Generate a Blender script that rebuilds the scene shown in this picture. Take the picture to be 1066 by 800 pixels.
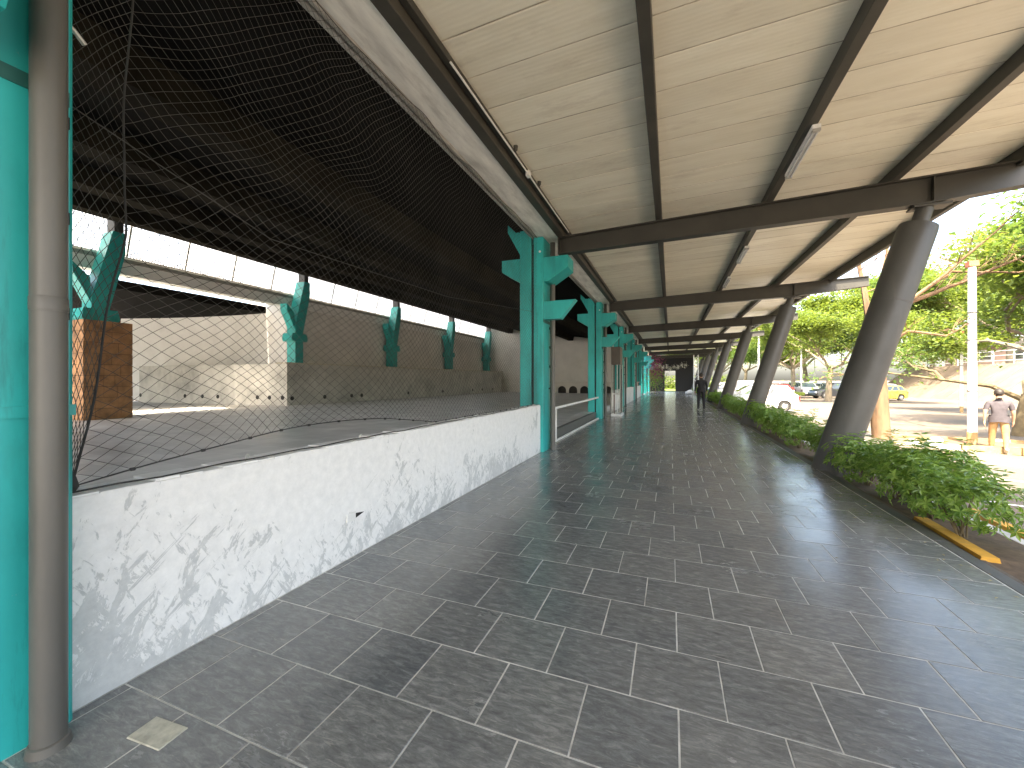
import bpy, bmesh, math, random
from mathutils import Vector, Matrix, noise as mnoise

R = math.radians
SC = bpy.context.scene
COL = SC.collection
for o in list(bpy.data.objects):
    bpy.data.objects.remove(o)

# ------------------------------------------------------------------ camera
CAM_H, YAW, FPX, HOR = 1.45, R(21.35), 422.0, 395.5
cam_d = bpy.data.cameras.new('camera')
cam = bpy.data.objects.new('camera', cam_d)
COL.objects.link(cam)
cam.location = (0, 0, CAM_H)
cam.rotation_euler = (R(90), 0, YAW)
cam_d.sensor_fit = 'HORIZONTAL'
cam_d.sensor_width = 36.0
cam_d.lens = FPX / 1066.0 * 36.0
cam_d.shift_y = -(400 - HOR) / 1066.0
cam_d.clip_start = 0.05
cam_d.clip_end = 3000
SC.camera = cam

# ------------------------------------------------------------------ sky, sun, exposure
SUN_EL, SUN_AZ = R(55), R(185)          # azimuth measured clockwise from +Y; the sun stands behind the camera
world = bpy.data.worlds.new('World')
SC.world = world
world.use_nodes = True
wn = world.node_tree.nodes
wl = world.node_tree.links
sky = wn.new('ShaderNodeTexSky')
sky.sky_type = 'NISHITA'
sky.sun_disc = False
sky.sun_elevation = SUN_EL
sky.sun_rotation = SUN_AZ
sky.air_density = 1.0
sky.dust_density = 4.5
sky.ozone_density = 1.0
bgn = wn['Background']
bgn.inputs['Strength'].default_value = 0.15
wl.new(sky.outputs['Color'], bgn.inputs['Color'])

sd = Vector((math.sin(SUN_AZ) * math.cos(SUN_EL), math.cos(SUN_AZ) * math.cos(SUN_EL), math.sin(SUN_EL)))
sun_d = bpy.data.lights.new('sun', 'SUN')
sun_d.energy = 2.9
sun_d.angle = R(0.53)
sun_d.color = (1.0, 0.93, 0.82)
sun = bpy.data.objects.new('sun', sun_d)
COL.objects.link(sun)
sun.location = (0, 0, 40)
sun.rotation_euler = sd.to_track_quat('Z', 'Y').to_euler()

SC.view_settings.view_transform = 'Standard'
SC.view_settings.look = 'None'
SC.view_settings.gamma = 1.0
SC.view_settings.use_curve_mapping = False
SC.view_settings.exposure = 3.12
SC.view_settings.use_white_balance = True
SC.view_settings.white_balance_temperature = 7300
SC.view_settings.white_balance_tint = 10
SC.render.engine = 'CYCLES'
SC.cycles.max_bounces = 12
SC.cycles.diffuse_bounces = 8
SC.cycles.glossy_bounces = 4
SC.cycles.transmission_bounces = 6
SC.cycles.transparent_max_bounces = 8
SC.cycles.sample_clamp_indirect = 8.0
SC.cycles.use_denoising = True

S_, C_ = math.sin(YAW), math.cos(YAW)
def at(px, py, Y):
    """world point standing at distance Y along the walkway, on a line of sight of the photo's layout"""
    u = (px - 533) / FPX
    d = Y / (C_ + S_ * u)
    return Vector((d * (-S_ + C_ * u), Y, CAM_H + d * (HOR - py) / FPX))
def atx(px, py, X):
    u = (px - 533) / FPX
    d = X / (-S_ + C_ * u)
    return Vector((X, d * (C_ + S_ * u), CAM_H + d * (HOR - py) / FPX))

# ------------------------------------------------------------------ materials
MATS = {}
def new_mat(name):
    m = bpy.data.materials.new(name)
    m.use_nodes = True
    MATS[name] = m
    nt = m.node_tree
    return m, nt.nodes, nt.links, nt.nodes['Principled BSDF']

def N(nodes, t, **kw):
    n = nodes.new(t)
    for k, v in kw.items():
        if k.startswith('_'):
            setattr(n, k[1:], v)
        else:
            n.inputs[k.replace('__', ' ')].default_value = v
    return n

def ramp(nodes, stops):
    r = nodes.new('ShaderNodeValToRGB')
    e = r.color_ramp.elements
    while len(e) < len(stops):
        e.new(0.5)
    for i, (p, c) in enumerate(stops):
        e[i].position = p
        e[i].color = (c[0], c[1], c[2], 1) if not isinstance(c, (int, float)) else (c, c, c, 1)
    return r

def pos(nodes, links, scale=(1, 1, 1)):
    g = nodes.new('ShaderNodeNewGeometry')
    mp = nodes.new('ShaderNodeMapping')
    mp.inputs['Scale'].default_value = scale
    links.new(g.outputs['Position'], mp.inputs['Vector'])
    return mp.outputs['Vector']

def simple(name, c, rough=0.6, metal=0.0, var=0.18, nscale=3.0, bump=0.0, bscale=40.0, stretch=(1, 1, 1), dirt=None, dirt_amt=0.4, dscale=1.2, rvar=0.1):
    m, n, l, b = new_mat(name)
    p = pos(n, l, stretch)
    t = N(n, 'ShaderNodeTexNoise', Scale=nscale, Detail=6.0, Roughness=0.6)
    l.new(p, t.inputs['Vector'])
    lo = [max(0, x * (1 - var)) for x in c]
    hi = [min(1, x * (1 + var)) for x in c]
    r = ramp(n, [(0.3, lo), (0.7, hi)])
    l.new(t.outputs['Fac'], r.inputs['Fac'])
    col = r.outputs['Color']
    if dirt is not None:
        t2 = N(n, 'ShaderNodeTexNoise', Scale=dscale, Detail=8.0, Roughness=0.7)
        l.new(p, t2.inputs['Vector'])
        r2 = ramp(n, [(0.5, 0.0), (0.72, dirt_amt)])
        l.new(t2.outputs['Fac'], r2.inputs['Fac'])
        mx = n.new('ShaderNodeMixRGB')
        mx.inputs['Color2'].default_value = (*dirt, 1)
        l.new(r2.outputs['Color'], mx.inputs['Fac'])
        l.new(col, mx.inputs['Color1'])
        col = mx.outputs['Color']
    l.new(col, b.inputs['Base Color'])
    mr = N(n, 'ShaderNodeMapRange')
    mr.inputs['To Min'].default_value = max(0.02, rough - rvar)
    mr.inputs['To Max'].default_value = min(1, rough + rvar)
    l.new(t.outputs['Fac'], mr.inputs['Value'])
    l.new(mr.outputs['Result'], b.inputs['Roughness'])
    b.inputs['Metallic'].default_value = metal
    if bump:
        t3 = N(n, 'ShaderNodeTexNoise', Scale=bscale, Detail=5.0)
        l.new(p, t3.inputs['Vector'])
        bp = N(n, 'ShaderNodeBump', Strength=bump, Distance=0.01)
        l.new(t3.outputs['Fac'], bp.inputs['Height'])
        l.new(bp.outputs['Normal'], b.inputs['Normal'])
    return m

# slate paving
def slate_mat():
    m, n, l, b = new_mat('slate')
    p = pos(n, l)
    oi = n.new('ShaderNodeObjectInfo')
    ge = n.new('ShaderNodeNewGeometry')
    ad = N(n, 'ShaderNodeMath', _operation='ADD')
    l.new(oi.outputs['Random'], ad.inputs[0]); l.new(ge.outputs['Random Per Island'], ad.inputs[1])
    fr = N(n, 'ShaderNodeMath', _operation='FRACT'); l.new(ad.outputs[0], fr.inputs[0])
    # offset the grain of every slab so neighbours do not continue each other
    cb = n.new('ShaderNodeCombineXYZ')
    ml = N(n, 'ShaderNodeMath', _operation='MULTIPLY'); ml.inputs[1].default_value = 37.0
    l.new(fr.outputs[0], ml.inputs[0]); l.new(ml.outputs[0], cb.inputs[2])
    va = N(n, 'ShaderNodeVectorMath', _operation='ADD'); l.new(p, va.inputs[0]); l.new(cb.outputs[0], va.inputs[1])
    st = n.new('ShaderNodeMapping'); st.inputs['Scale'].default_value = (1.0, 3.2, 1.0); st.inputs['Rotation'].default_value = (0, 0, 0.5)
    l.new(va.outputs[0], st.inputs['Vector'])
    g = N(n, 'ShaderNodeTexNoise', Scale=11.0, Detail=12.0, Roughness=0.78, Distortion=0.5); l.new(st.outputs[0], g.inputs['Vector'])
    r = ramp(n, [(0.28, (0.066, 0.072, 0.074)), (0.50, (0.148, 0.156, 0.157)), (0.72, (0.30, 0.308, 0.304))]); l.new(g.outputs['Fac'], r.inputs['Fac'])
    tn = ramp(n, [(0.0, (0.86, 0.88, 0.90)), (0.5, (1.0, 1.0, 0.99)), (1.0, (1.13, 1.12, 1.09))]); l.new(fr.outputs[0], tn.inputs['Fac'])
    mu = N(n, 'ShaderNodeMixRGB', _blend_type='MULTIPLY'); mu.inputs['Fac'].default_value = 1.0
    l.new(r.outputs['Color'], mu.inputs['Color1']); l.new(tn.outputs['Color'], mu.inputs['Color2'])
    # chalky scratches
    sm = n.new('ShaderNodeMapping'); sm.inputs['Scale'].default_value = (2.0, 16.0, 1.0); sm.inputs['Rotation'].default_value = (0, 0, -0.8)
    l.new(va.outputs[0], sm.inputs['Vector'])
    sc = N(n, 'ShaderNodeTexNoise', Scale=3.2, Detail=3.0, Roughness=0.6, Distortion=1.0); l.new(sm.outputs[0], sc.inputs['Vector'])
    sr = ramp(n, [(0.65, 0.0), (0.71, 0.7)]); l.new(sc.outputs['Fac'], sr.inputs['Fac'])
    ms = n.new('ShaderNodeMixRGB'); ms.inputs['Color2'].default_value = (0.30, 0.30, 0.28, 1)
    l.new(sr.outputs['Color'], ms.inputs['Fac']); l.new(mu.outputs['Color'], ms.inputs['Color1'])
    # dusty film in broad patches
    d = N(n, 'ShaderNodeTexNoise', Scale=0.9, Detail=7.0, Roughness=0.65); l.new(p, d.inputs['Vector'])
    dr = ramp(n, [(0.42, 0.0), (0.75, 0.30)]); l.new(d.outputs['Fac'], dr.inputs['Fac'])
    md = n.new('ShaderNodeMixRGB'); md.inputs['Color2'].default_value = (0.27, 0.27, 0.255, 1)
    l.new(dr.outputs['Color'], md.inputs['Fac']); l.new(ms.outputs['Color'], md.inputs['Color1'])
    l.new(md.outputs['Color'], b.inputs['Base Color'])
    w = N(n, 'ShaderNodeTexNoise', Scale=1.6, Detail=5.0, Roughness=0.6); l.new(p, w.inputs['Vector'])
    wr = ramp(n, [(0.32, 0.05), (0.68, 0.21)]); l.new(w.outputs['Fac'], wr.inputs['Fac'])
    gm = N(n, 'ShaderNodeMath', _operation='MULTIPLY_ADD'); gm.inputs[1].default_value = 0.16
    l.new(g.outputs['Fac'], gm.inputs[0]); l.new(wr.outputs['Color'], gm.inputs[2])
    l.new(gm.outputs[0], b.inputs['Roughness'])
    bp = N(n, 'ShaderNodeBump', Strength=0.24, Distance=0.004)
    l.new(g.outputs['Fac'], bp.inputs['Height'])
    wv = N(n, 'ShaderNodeTexNoise', Scale=14.0, Detail=2.0); l.new(st.outputs[0], wv.inputs['Vector'])
    bp2 = N(n, 'ShaderNodeBump', Strength=0.16, Distance=0.004)
    l.new(wv.outputs['Fac'], bp2.inputs['Height']); l.new(bp.outputs['Normal'], bp2.inputs['Normal'])
    l.new(bp2.outputs['Normal'], b.inputs['Normal'])
    b.inputs['Specular IOR Level'].default_value = 0.78
    return m
SLATE = slate_mat()

# white painted wall with peeling
def peel_mat():
    m, n, l, b = new_mat('peeling_white')
    g = n.new('ShaderNodeNewGeometry')
    sx = n.new('ShaderNodeSeparateXYZ'); l.new(g.outputs['Position'], sx.inputs[0])
    def mapped(rot, sc):
        mp = n.new('ShaderNodeMapping'); mp.inputs['Rotation'].default_value = (rot, 0, 0); l.new(g.outputs['Position'], mp.inputs['Vector'])
        mq = n.new('ShaderNodeMapping'); mq.inputs['Scale'].default_value = sc; l.new(mp.outputs[0], mq.inputs['Vector'])
        return mq.outputs[0]
    big = N(n, 'ShaderNodeTexNoise', Scale=1.3, Detail=4.0); l.new(g.outputs['Position'], big.inputs['Vector'])
    mr = N(n, 'ShaderNodeMapRange'); mr.inputs['From Min'].default_value = 0.0; mr.inputs['From Max'].default_value = 0.8
    mr.inputs['To Min'].default_value = 0.13; mr.inputs['To Max'].default_value = -0.03          # more knocks near the foot
    l.new(sx.outputs['Z'], mr.inputs['Value'])
    bias = N(n, 'ShaderNodeMath', _operation='MULTIPLY_ADD'); bias.inputs[1].default_value = 0.5; bias.inputs[2].default_value = -0.25
    l.new(big.outputs['Fac'], bias.inputs[0])
    tot = N(n, 'ShaderNodeMath', _operation='ADD'); l.new(mr.outputs['Result'], tot.inputs[0]); l.new(bias.outputs[0], tot.inputs[1])
    masks = []
    for rot, sc_, scale, th in ((0.35, (1, 2.6, 1.2), 3.4, 0.640), (-0.5, (1, 3.6, 1.0), 8.0, 0.655), (0.9, (1, 9.0, 0.9), 2.2, 0.672)):
        a = N(n, 'ShaderNodeTexNoise', Scale=scale, Detail=10.0, Roughness=0.70, Distortion=0.5); l.new(mapped(rot, sc_), a.inputs['Vector'])
        ad = N(n, 'ShaderNodeMath', _operation='ADD'); l.new(a.outputs['Fac'], ad.inputs[0]); l.new(tot.outputs[0], ad.inputs[1])
        rr_ = ramp(n, [(th, 0.0), (th + 0.022, 1.0)]); l.new(ad.outputs[0], rr_.inputs['Fac'])
        masks.append(rr_.outputs['Color'])
    m1 = N(n, 'ShaderNodeMath', _operation='MAXIMUM'); l.new(masks[0], m1.inputs[0]); l.new(masks[1], m1.inputs[1])
    r0 = N(n, 'ShaderNodeMath', _operation='MAXIMUM'); l.new(m1.outputs[0], r0.inputs[0]); l.new(masks[2], r0.inputs[1])
    class _R: pass
    r = _R(); r.outputs = {'Color': r0.outputs[0]}
    f = N(n, 'ShaderNodeTexNoise', Scale=14, Detail=6.0, Roughness=0.7); l.new(g.outputs['Position'], f.inputs['Vector'])
    wc = ramp(n, [(0.3, (0.70, 0.70, 0.69)), (0.7, (0.83, 0.825, 0.81))]); l.new(f.outputs['Fac'], wc.inputs['Fac'])
    gc = ramp(n, [(0.3, (0.46, 0.47, 0.47)), (0.7, (0.62, 0.63, 0.62))]); l.new(f.outputs['Fac'], gc.inputs['Fac'])
    mx = n.new('ShaderNodeMixRGB'); l.new(r.outputs['Color'], mx.inputs['Fac'])
    l.new(wc.outputs['Color'], mx.inputs['Color1']); l.new(gc.outputs['Color'], mx.inputs['Color2'])
    l.new(mx.outputs['Color'], b.inputs['Base Color'])
    b.inputs['Roughness'].default_value = 0.6
    iv = N(n, 'ShaderNodeMath', _operation='SUBTRACT'); iv.inputs[0].default_value = 1.0; l.new(r.outputs['Color'], iv.inputs[1])
    bp = N(n, 'ShaderNodeBump', Strength=0.5, Distance=0.002); l.new(iv.outputs[0], bp.inputs['Height'])
    bp2 = N(n, 'ShaderNodeBump', Strength=0.25, Distance=0.006); l.new(f.outputs['Fac'], bp2.inputs['Height']); l.new(bp.outputs['Normal'], bp2.inputs['Normal'])
    l.new(bp2.outputs['Normal'], b.inputs['Normal'])
    return m
PEEL = peel_mat()

def panel_mat():
    m, n, l, b = new_mat('beige_panel')
    p = pos(n, l, (0.45, 2.2, 1))
    oi = n.new('ShaderNodeObjectInfo')
    t = N(n, 'ShaderNodeTexNoise', Scale=2.4, Detail=7.0, Roughness=0.65); l.new(p, t.inputs['Vector'])
    r = ramp(n, [(0.28, (0.74, 0.705, 0.580)), (0.7, (0.85, 0.825, 0.71))]); l.new(t.outputs['Fac'], r.inputs['Fac'])
    r2 = ramp(n, [(0, (0.93, 0.92, 0.90)), (1, (1.05, 1.05, 1.04))]); l.new(oi.outputs['Random'], r2.inputs['Fac'])
    mu = N(n, 'ShaderNodeMixRGB', _blend_type='MULTIPLY'); mu.inputs['Fac'].default_value = 1
    l.new(r.outputs['Color'], mu.inputs['Color1']); l.new(r2.outputs['Color'], mu.inputs['Color2'])
    st = N(n, 'ShaderNodeTexNoise', Scale=0.8, Detail=9.0, Roughness=0.75); l.new(pos(n, l, (1.0, 3.0, 1)), st.inputs['Vector'])
    sr = ramp(n, [(0.54, 0.0), (0.8, 0.55)]); l.new(st.outputs['Fac'], sr.inputs['Fac'])
    ms = n.new('ShaderNodeMixRGB'); ms.inputs['Color2'].default_value = (0.30, 0.235, 0.16, 1)
    l.new(sr.outputs['Color'], ms.inputs['Fac']); l.new(mu.outputs['Color'], ms.inputs['Color1'])
    l.new(ms.outputs['Color'], b.inputs['Base Color'])
    b.inputs['Roughness'].default_value = 0.42
    wv = N(n, 'ShaderNodeTexWave', Scale=6.0, Distortion=1.5); wv.bands_direction = 'Y'; wv.inputs['Detail'].default_value = 2.0
    l.new(pos(n, l), wv.inputs['Vector'])
    bp = N(n, 'ShaderNodeBump', Strength=0.12, Distance=0.006); l.new(wv.outputs['Fac'], bp.inputs['Height'])
    l.new(bp.outputs['Normal'], b.inputs['Normal'])
    return m
PANEL = panel_mat()
SEAM = simple('panel_seam', (0.46, 0.41, 0.33), 0.8, var=0.5, nscale=3.0, stretch=(0.6, 1, 1))

def leaf_mat(name, dark, light, trans, rough=0.45, tfac=0.35):
    m, n, l, b = new_mat(name)
    ge = n.new('ShaderNodeNewGeometry')
    r = ramp(n, [(0.0, dark), (0.55, [(a + c) / 2 for a, c in zip(dark, light)]), (1.0, light)])
    l.new(ge.outputs['Random Per Island'], r.inputs['Fac'])
    t = N(n, 'ShaderNodeTexNoise', Scale=0.9, Detail=3.0); l.new(ge.outputs['Position'], t.inputs['Vector'])
    r2 = ramp(n, [(0.3, 0.72), (0.7, 1.25)]); l.new(t.outputs['Fac'], r2.inputs['Fac'])
    mu = N(n, 'ShaderNodeMixRGB', _blend_type='MULTIPLY'); mu.inputs['Fac'].default_value = 1
    l.new(r.outputs['Color'], mu.inputs['Color1']); l.new(r2.outputs['Color'], mu.inputs['Color2'])
    l.new(mu.outputs['Color'], b.inputs['Base Color'])
    b.inputs['Roughness'].default_value = rough
    tr = n.new('ShaderNodeBsdfTranslucent'); tr.inputs['Color'].default_value = (*trans, 1)
    mx = n.new('ShaderNodeMixShader'); mx.inputs['Fac'].default_value = tfac
    out = n['Material Output']
    l.new(b.outputs[0], mx.inputs[1]); l.new(tr.outputs[0], mx.inputs[2]); l.new(mx.outputs[0], out.inputs['Surface'])
    return m

def glass_mat(name, tint=(0.02, 0.03, 0.035), rough=0.04):
    m, n, l, b = new_mat(name)
    t = N(n, 'ShaderNodeTexNoise', Scale=2.0, Detail=2.0)
    r = ramp(n, [(0.3, tint), (0.7, [x * 1.6 for x in tint])]); l.new(t.outputs['Fac'], r.inputs['Fac'])
    l.new(r.outputs['Color'], b.inputs['Base Color'])
    b.inputs['Roughness'].default_value = rough
    b.inputs['Specular IOR Level'].default_value = 0.8
    return m

def asphalt_mat():
    m, n, l, b = new_mat('asphalt')
    p = pos(n, l)
    a = N(n, 'ShaderNodeTexNoise', Scale=0.35, Detail=8.0, Roughness=0.65); l.new(p, a.inputs['Vector'])
    r = ramp(n, [(0.3, (0.085, 0.074, 0.062)), (0.7, (0.135, 0.115, 0.092))]); l.new(a.outputs['Fac'], r.inputs['Fac'])
    f = N(n, 'ShaderNodeTexNoise', Scale=60, Detail=4.0, Roughness=0.8); l.new(p, f.inputs['Vector'])
    r2 = ramp(n, [(0.3, 0.7), (0.7, 1.35)]); l.new(f.outputs['Fac'], r2.inputs['Fac'])
    mu = N(n, 'ShaderNodeMixRGB', _blend_type='MULTIPLY'); mu.inputs['Fac'].default_value = 1
    l.new(r.outputs['Color'], mu.inputs['Color1']); l.new(r2.outputs['Color'], mu.inputs['Color2'])
    d = N(n, 'ShaderNodeTexNoise', Scale=0.16, Detail=6.0, Roughness=0.6); l.new(p, d.inputs['Vector'])
    dr = ramp(n, [(0.46, 0.0), (0.64, 0.75)]); l.new(d.outputs['Fac'], dr.inputs['Fac'])
    md = n.new('ShaderNodeMixRGB'); md.inputs['Color2'].default_value = (0.20, 0.145, 0.092, 1)
    l.new(dr.outputs['Color'], md.inputs['Fac']); l.new(mu.outputs['Color'], md.inputs['Color1'])
    l.new(md.outputs['Color'], b.inputs['Base Color'])
    b.inputs['Roughness'].default_value = 0.85
    bp = N(n, 'ShaderNodeBump', Strength=0.4, Distance=0.01); l.new(f.outputs['Fac'], bp.inputs['Height'])
    l.new(bp.outputs['Normal'], b.inputs['Normal'])
    return m

ASPHALT = asphalt_mat()
GROUT = simple('grout', (0.46, 0.46, 0.43), 0.85, var=0.35, nscale=9, bump=0.2, bscale=120)
TEAL = simple('teal_paint', (0.008, 0.37, 0.36), 0.42, var=0.2, nscale=2.2, bump=0.10, bscale=16, dirt=(0.02, 0.13, 0.12), dirt_amt=0.55, dscale=1.6, stretch=(1, 1, 0.35))
def wear(m, col, scale, lo, hi, stretch=(1, 1, 1)):
    n, l = m.node_tree.nodes, m.node_tree.links
    b = n['Principled BSDF']; src = b.inputs['Base Color'].links[0].from_socket
    t = N(n, 'ShaderNodeTexNoise', Scale=scale, Detail=9.0, Roughness=0.75); l.new(pos(n, l, stretch), t.inputs['Vector'])
    r = ramp(n, [(lo, 0.0), (hi, 0.8)]); l.new(t.outputs['Fac'], r.inputs['Fac'])
    mx = n.new('ShaderNodeMixRGB'); mx.inputs['Color2'].default_value = (*col, 1)
    l.new(r.outputs['Color'], mx.inputs['Fac']); l.new(src, mx.inputs['Color1']); l.new(mx.outputs['Color'], b.inputs['Base Color'])
wear(TEAL, (0.22, 0.36, 0.33), 7.0, 0.66, 0.70)
wear(TEAL, (0.010, 0.15, 0.14), 3.0, 0.56, 0.75, (3.0, 3.0, 0.35))
PIPE = simple('grey_pipe', (0.105, 0.100, 0.090), 0.45, var=0.22, nscale=4, bump=0.05, dirt=(0.065, 0.06, 0.052), dirt_amt=0.5, stretch=(1, 1, 0.2))
BROWN = simple('brown_steel', (0.034, 0.0325, 0.026), 0.5, var=0.2, nscale=3, bump=0.06, bscale=30, dirt=(0.022, 0.019, 0.015), dirt_amt=0.5)
BROWNW = simple('brown_steel_weathered', (0.052, 0.048, 0.038), 0.55, var=0.25, nscale=3, bump=0.06, bscale=30, dirt=(0.03, 0.026, 0.02), dirt_amt=0.5)
COLGREY = simple('column_grey', (0.062, 0.062, 0.058), 0.48, var=0.16, nscale=2, bump=0.05, bscale=20, dirt=(0.04, 0.038, 0.034), dirt_amt=0.5, dscale=1.4)
wear(COLGREY, (0.105, 0.10, 0.088), 2.2, 0.56, 0.78, (2.5, 2.5, 0.4))
EAVE = simple('eave_white', (0.74, 0.73, 0.68), 0.7, var=0.2, nscale=2.5, bump=0.15, bscale=25, dirt=(0.30, 0.28, 0.24), dirt_amt=0.5, dscale=2.6, stretch=(3, 0.6, 1))
TRACK = simple('track_grey', (0.30, 0.295, 0.27), 0.55, var=0.3, nscale=5, dirt=(0.12, 0.11, 0.09), dirt_amt=0.6, stretch=(4, 0.7, 1))
DARKCEIL = simple('shaded_concrete', (0.0055, 0.005, 0.0042), 0.85, var=0.45, nscale=0.8, bump=0.2, bscale=10)  # near-black colour carries the shade of the unlit roofs
DARKCEIL2 = simple('sooty_beam', (0.017, 0.0145, 0.0100), 0.85, var=0.5, nscale=0.9, bump=0.2, bscale=10)  # browner and lighter: the light the beams catch is put into the colour
for m_ in (DARKCEIL, DARKCEIL2):      # no sheen, so the painted-in shade stays black
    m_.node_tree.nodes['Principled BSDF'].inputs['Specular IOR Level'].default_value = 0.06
CONC = simple('concrete', (0.52, 0.51, 0.47), 0.8, var=0.2, nscale=1.2, bump=0.2, bscale=20, dirt=(0.15, 0.15, 0.14), dirt_amt=0.6, dscale=0.8)
CONCCAP = simple('concrete_cap', (0.50, 0.47, 0.38), 0.8, var=0.15, nscale=3, bump=0.1)
PLASTER = simple('plaster', (0.70, 0.685, 0.65), 0.8, var=0.1, nscale=0.8, bump=0.08, bscale=30, dirt=(0.46, 0.45, 0.42), dirt_amt=0.5, dscale=0.5)
WHITEWALL = simple('white_wall', (0.78, 0.775, 0.75), 0.75, var=0.06, nscale=1.0, bump=0.05, dirt=(0.55, 0.54, 0.51), dirt_amt=0.4, dscale=0.6)
WPAINT = simple('white_paint', (0.76, 0.76, 0.74), 0.45, var=0.1, nscale=6, dirt=(0.38, 0.36, 0.32), dirt_amt=0.4, dscale=4)
BRICKC = simple('brown_stone', (0.36, 0.185, 0.085), 0.7, var=0.45, nscale=3.5, bump=0.4, bscale=18)
MORTAR = simple('mortar', (0.06, 0.035, 0.02), 0.9, var=0.2, nscale=10)
NETM = simple('net_cord', (0.055, 0.053, 0.048), 0.8, var=0.2, nscale=8)
ROPE = simple('black_rope', (0.03, 0.03, 0.03), 0.8, var=0.3, nscale=20)
BLACK = simple('black_matt', (0.012, 0.012, 0.012), 0.8, var=0.3, nscale=8)
DARKGREY = simple('dark_grey', (0.05, 0.05, 0.05), 0.6, var=0.2, nscale=8)
STEEL = simple('steel', (0.55, 0.55, 0.54), 0.35, metal=0.8, var=0.15, nscale=6)
ALU = simple('aluminium', (0.42, 0.41, 0.385), 0.4, metal=0.4, var=0.15, nscale=5)
YEL = simple('yellow_paint', (0.62, 0.33, 0.045), 0.75, var=0.2, nscale=6, bump=0.2, bscale=40, dirt=(0.30, 0.22, 0.12), dirt_amt=0.65, dscale=5)
ROADW = simple('road_white', (0.62, 0.61, 0.58), 0.8, var=0.2, nscale=8, dirt=(0.22, 0.21, 0.19), dirt_amt=0.7, dscale=5)
SOIL = simple('soil', (0.10, 0.068, 0.042), 0.95, var=0.4, nscale=8, bump=0.6, bscale=30)
DUSTSOIL = simple('dusty_soil', (0.19, 0.115, 0.06), 0.95, var=0.3, nscale=3, bump=0.5, bscale=30)
BARK = simple('bark', (0.15, 0.09, 0.05), 0.9, var=0.45, nscale=5, bump=0.8, bscale=14, stretch=(1, 1, 0.25))
BARKG = simple('pale_bark', (0.20, 0.165, 0.115), 0.9, var=0.35, nscale=5, bump=0.6, bscale=16, stretch=(1, 1, 0.4))
TWIG = simple('twig', (0.13, 0.10, 0.055), 0.9, var=0.3, nscale=5)
EMBANK = simple('embankment_concrete', (0.17, 0.13, 0.09), 0.9, var=0.25, nscale=0.6, bump=0.3, bscale=4, dirt=(0.08, 0.062, 0.042), dirt_amt=0.6, dscale=0.5)
BLDG = simple('pink_plaster', (0.36, 0.26, 0.22), 0.8, var=0.1, nscale=0.7)
TILER = simple('roof_grey', (0.22, 0.20, 0.19), 0.8, var=0.2, nscale=1.5)
GLASS = glass_mat('car_glass')
GLASSB = glass_mat('window_glass', (0.03, 0.035, 0.04), 0.1)
RUBBER = simple('rubber', (0.022, 0.022, 0.022), 0.85, var=0.2, nscale=10)
RIM = simple('rim_alloy', (0.48, 0.48, 0.48), 0.35, metal=0.7, var=0.1, nscale=10)
REDL = simple('red_lens', (0.42, 0.02, 0.02), 0.2, var=0.2, nscale=20)
CLEARL = simple('clear_lens', (0.62, 0.63, 0.64), 0.12, var=0.1, nscale=20)
PALET = simple('pale_tile', (0.42, 0.41, 0.34), 0.55, var=0.35, nscale=16, bump=0.2, dirt=(0.2, 0.2, 0.17), dirt_amt=0.6, dscale=9)
KERB = simple('kerb_stone', (0.085, 0.088, 0.086), 0.5, var=0.25, nscale=3, bump=0.2)
SHRUBL = leaf_mat('shrub_leaf', (0.040, 0.115, 0.024), (0.27, 0.40, 0.09), (0.30, 0.50, 0.06), 0.24, 0.34)
TREEL = leaf_mat('tree_leaf', (0.045, 0.085, 0.014), (0.135, 0.185, 0.03), (0.26, 0.34, 0.045), 0.55, 0.42)
TREEL2 = leaf_mat('tree_leaf_dark', (0.032, 0.070, 0.014), (0.09, 0.15, 0.028), (0.17, 0.28, 0.045), 0.55, 0.40)
PINKF = leaf_mat('pink_bract', (0.20, 0.015, 0.07), (0.36, 0.04, 0.16), (0.4, 0.05, 0.2), 0.6, 0.3)
WHITEF = leaf_mat('white_flower', (0.6, 0.6, 0.55), (0.8, 0.8, 0.76), (0.7, 0.7, 0.6), 0.6, 0.5)
GRASSM = leaf_mat('grass_blade', (0.10, 0.17, 0.02), (0.26, 0.32, 0.05), (0.3, 0.4, 0.06), 0.7, 0.3)

def translucent_mat():
    m, n, l, b = new_mat('translucent_sheet')
    p = pos(n, l)
    t = N(n, 'ShaderNodeTexNoise', Scale=2.0, Detail=5.0); l.new(p, t.inputs['Vector'])
    r = ramp(n, [(0.3, (0.74, 0.75, 0.74)), (0.7, (0.86, 0.87, 0.86))]); l.new(t.outputs['Fac'], r.inputs['Fac'])
    l.new(r.outputs['Color'], b.inputs['Base Color'])
    b.inputs['Roughness'].default_value = 0.5
    tr = n.new('ShaderNodeBsdfTranslucent'); l.new(r.outputs['Color'], tr.inputs['Color'])
    mx = n.new('ShaderNodeMixShader'); mx.inputs['Fac'].default_value = 0.75
    l.new(b.outputs[0], mx.inputs[1]); l.new(tr.outputs[0], mx.inputs[2])
    l.new(mx.outputs[0], n['Material Output'].inputs['Surface'])
    return m
SHEET = translucent_mat()

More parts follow.
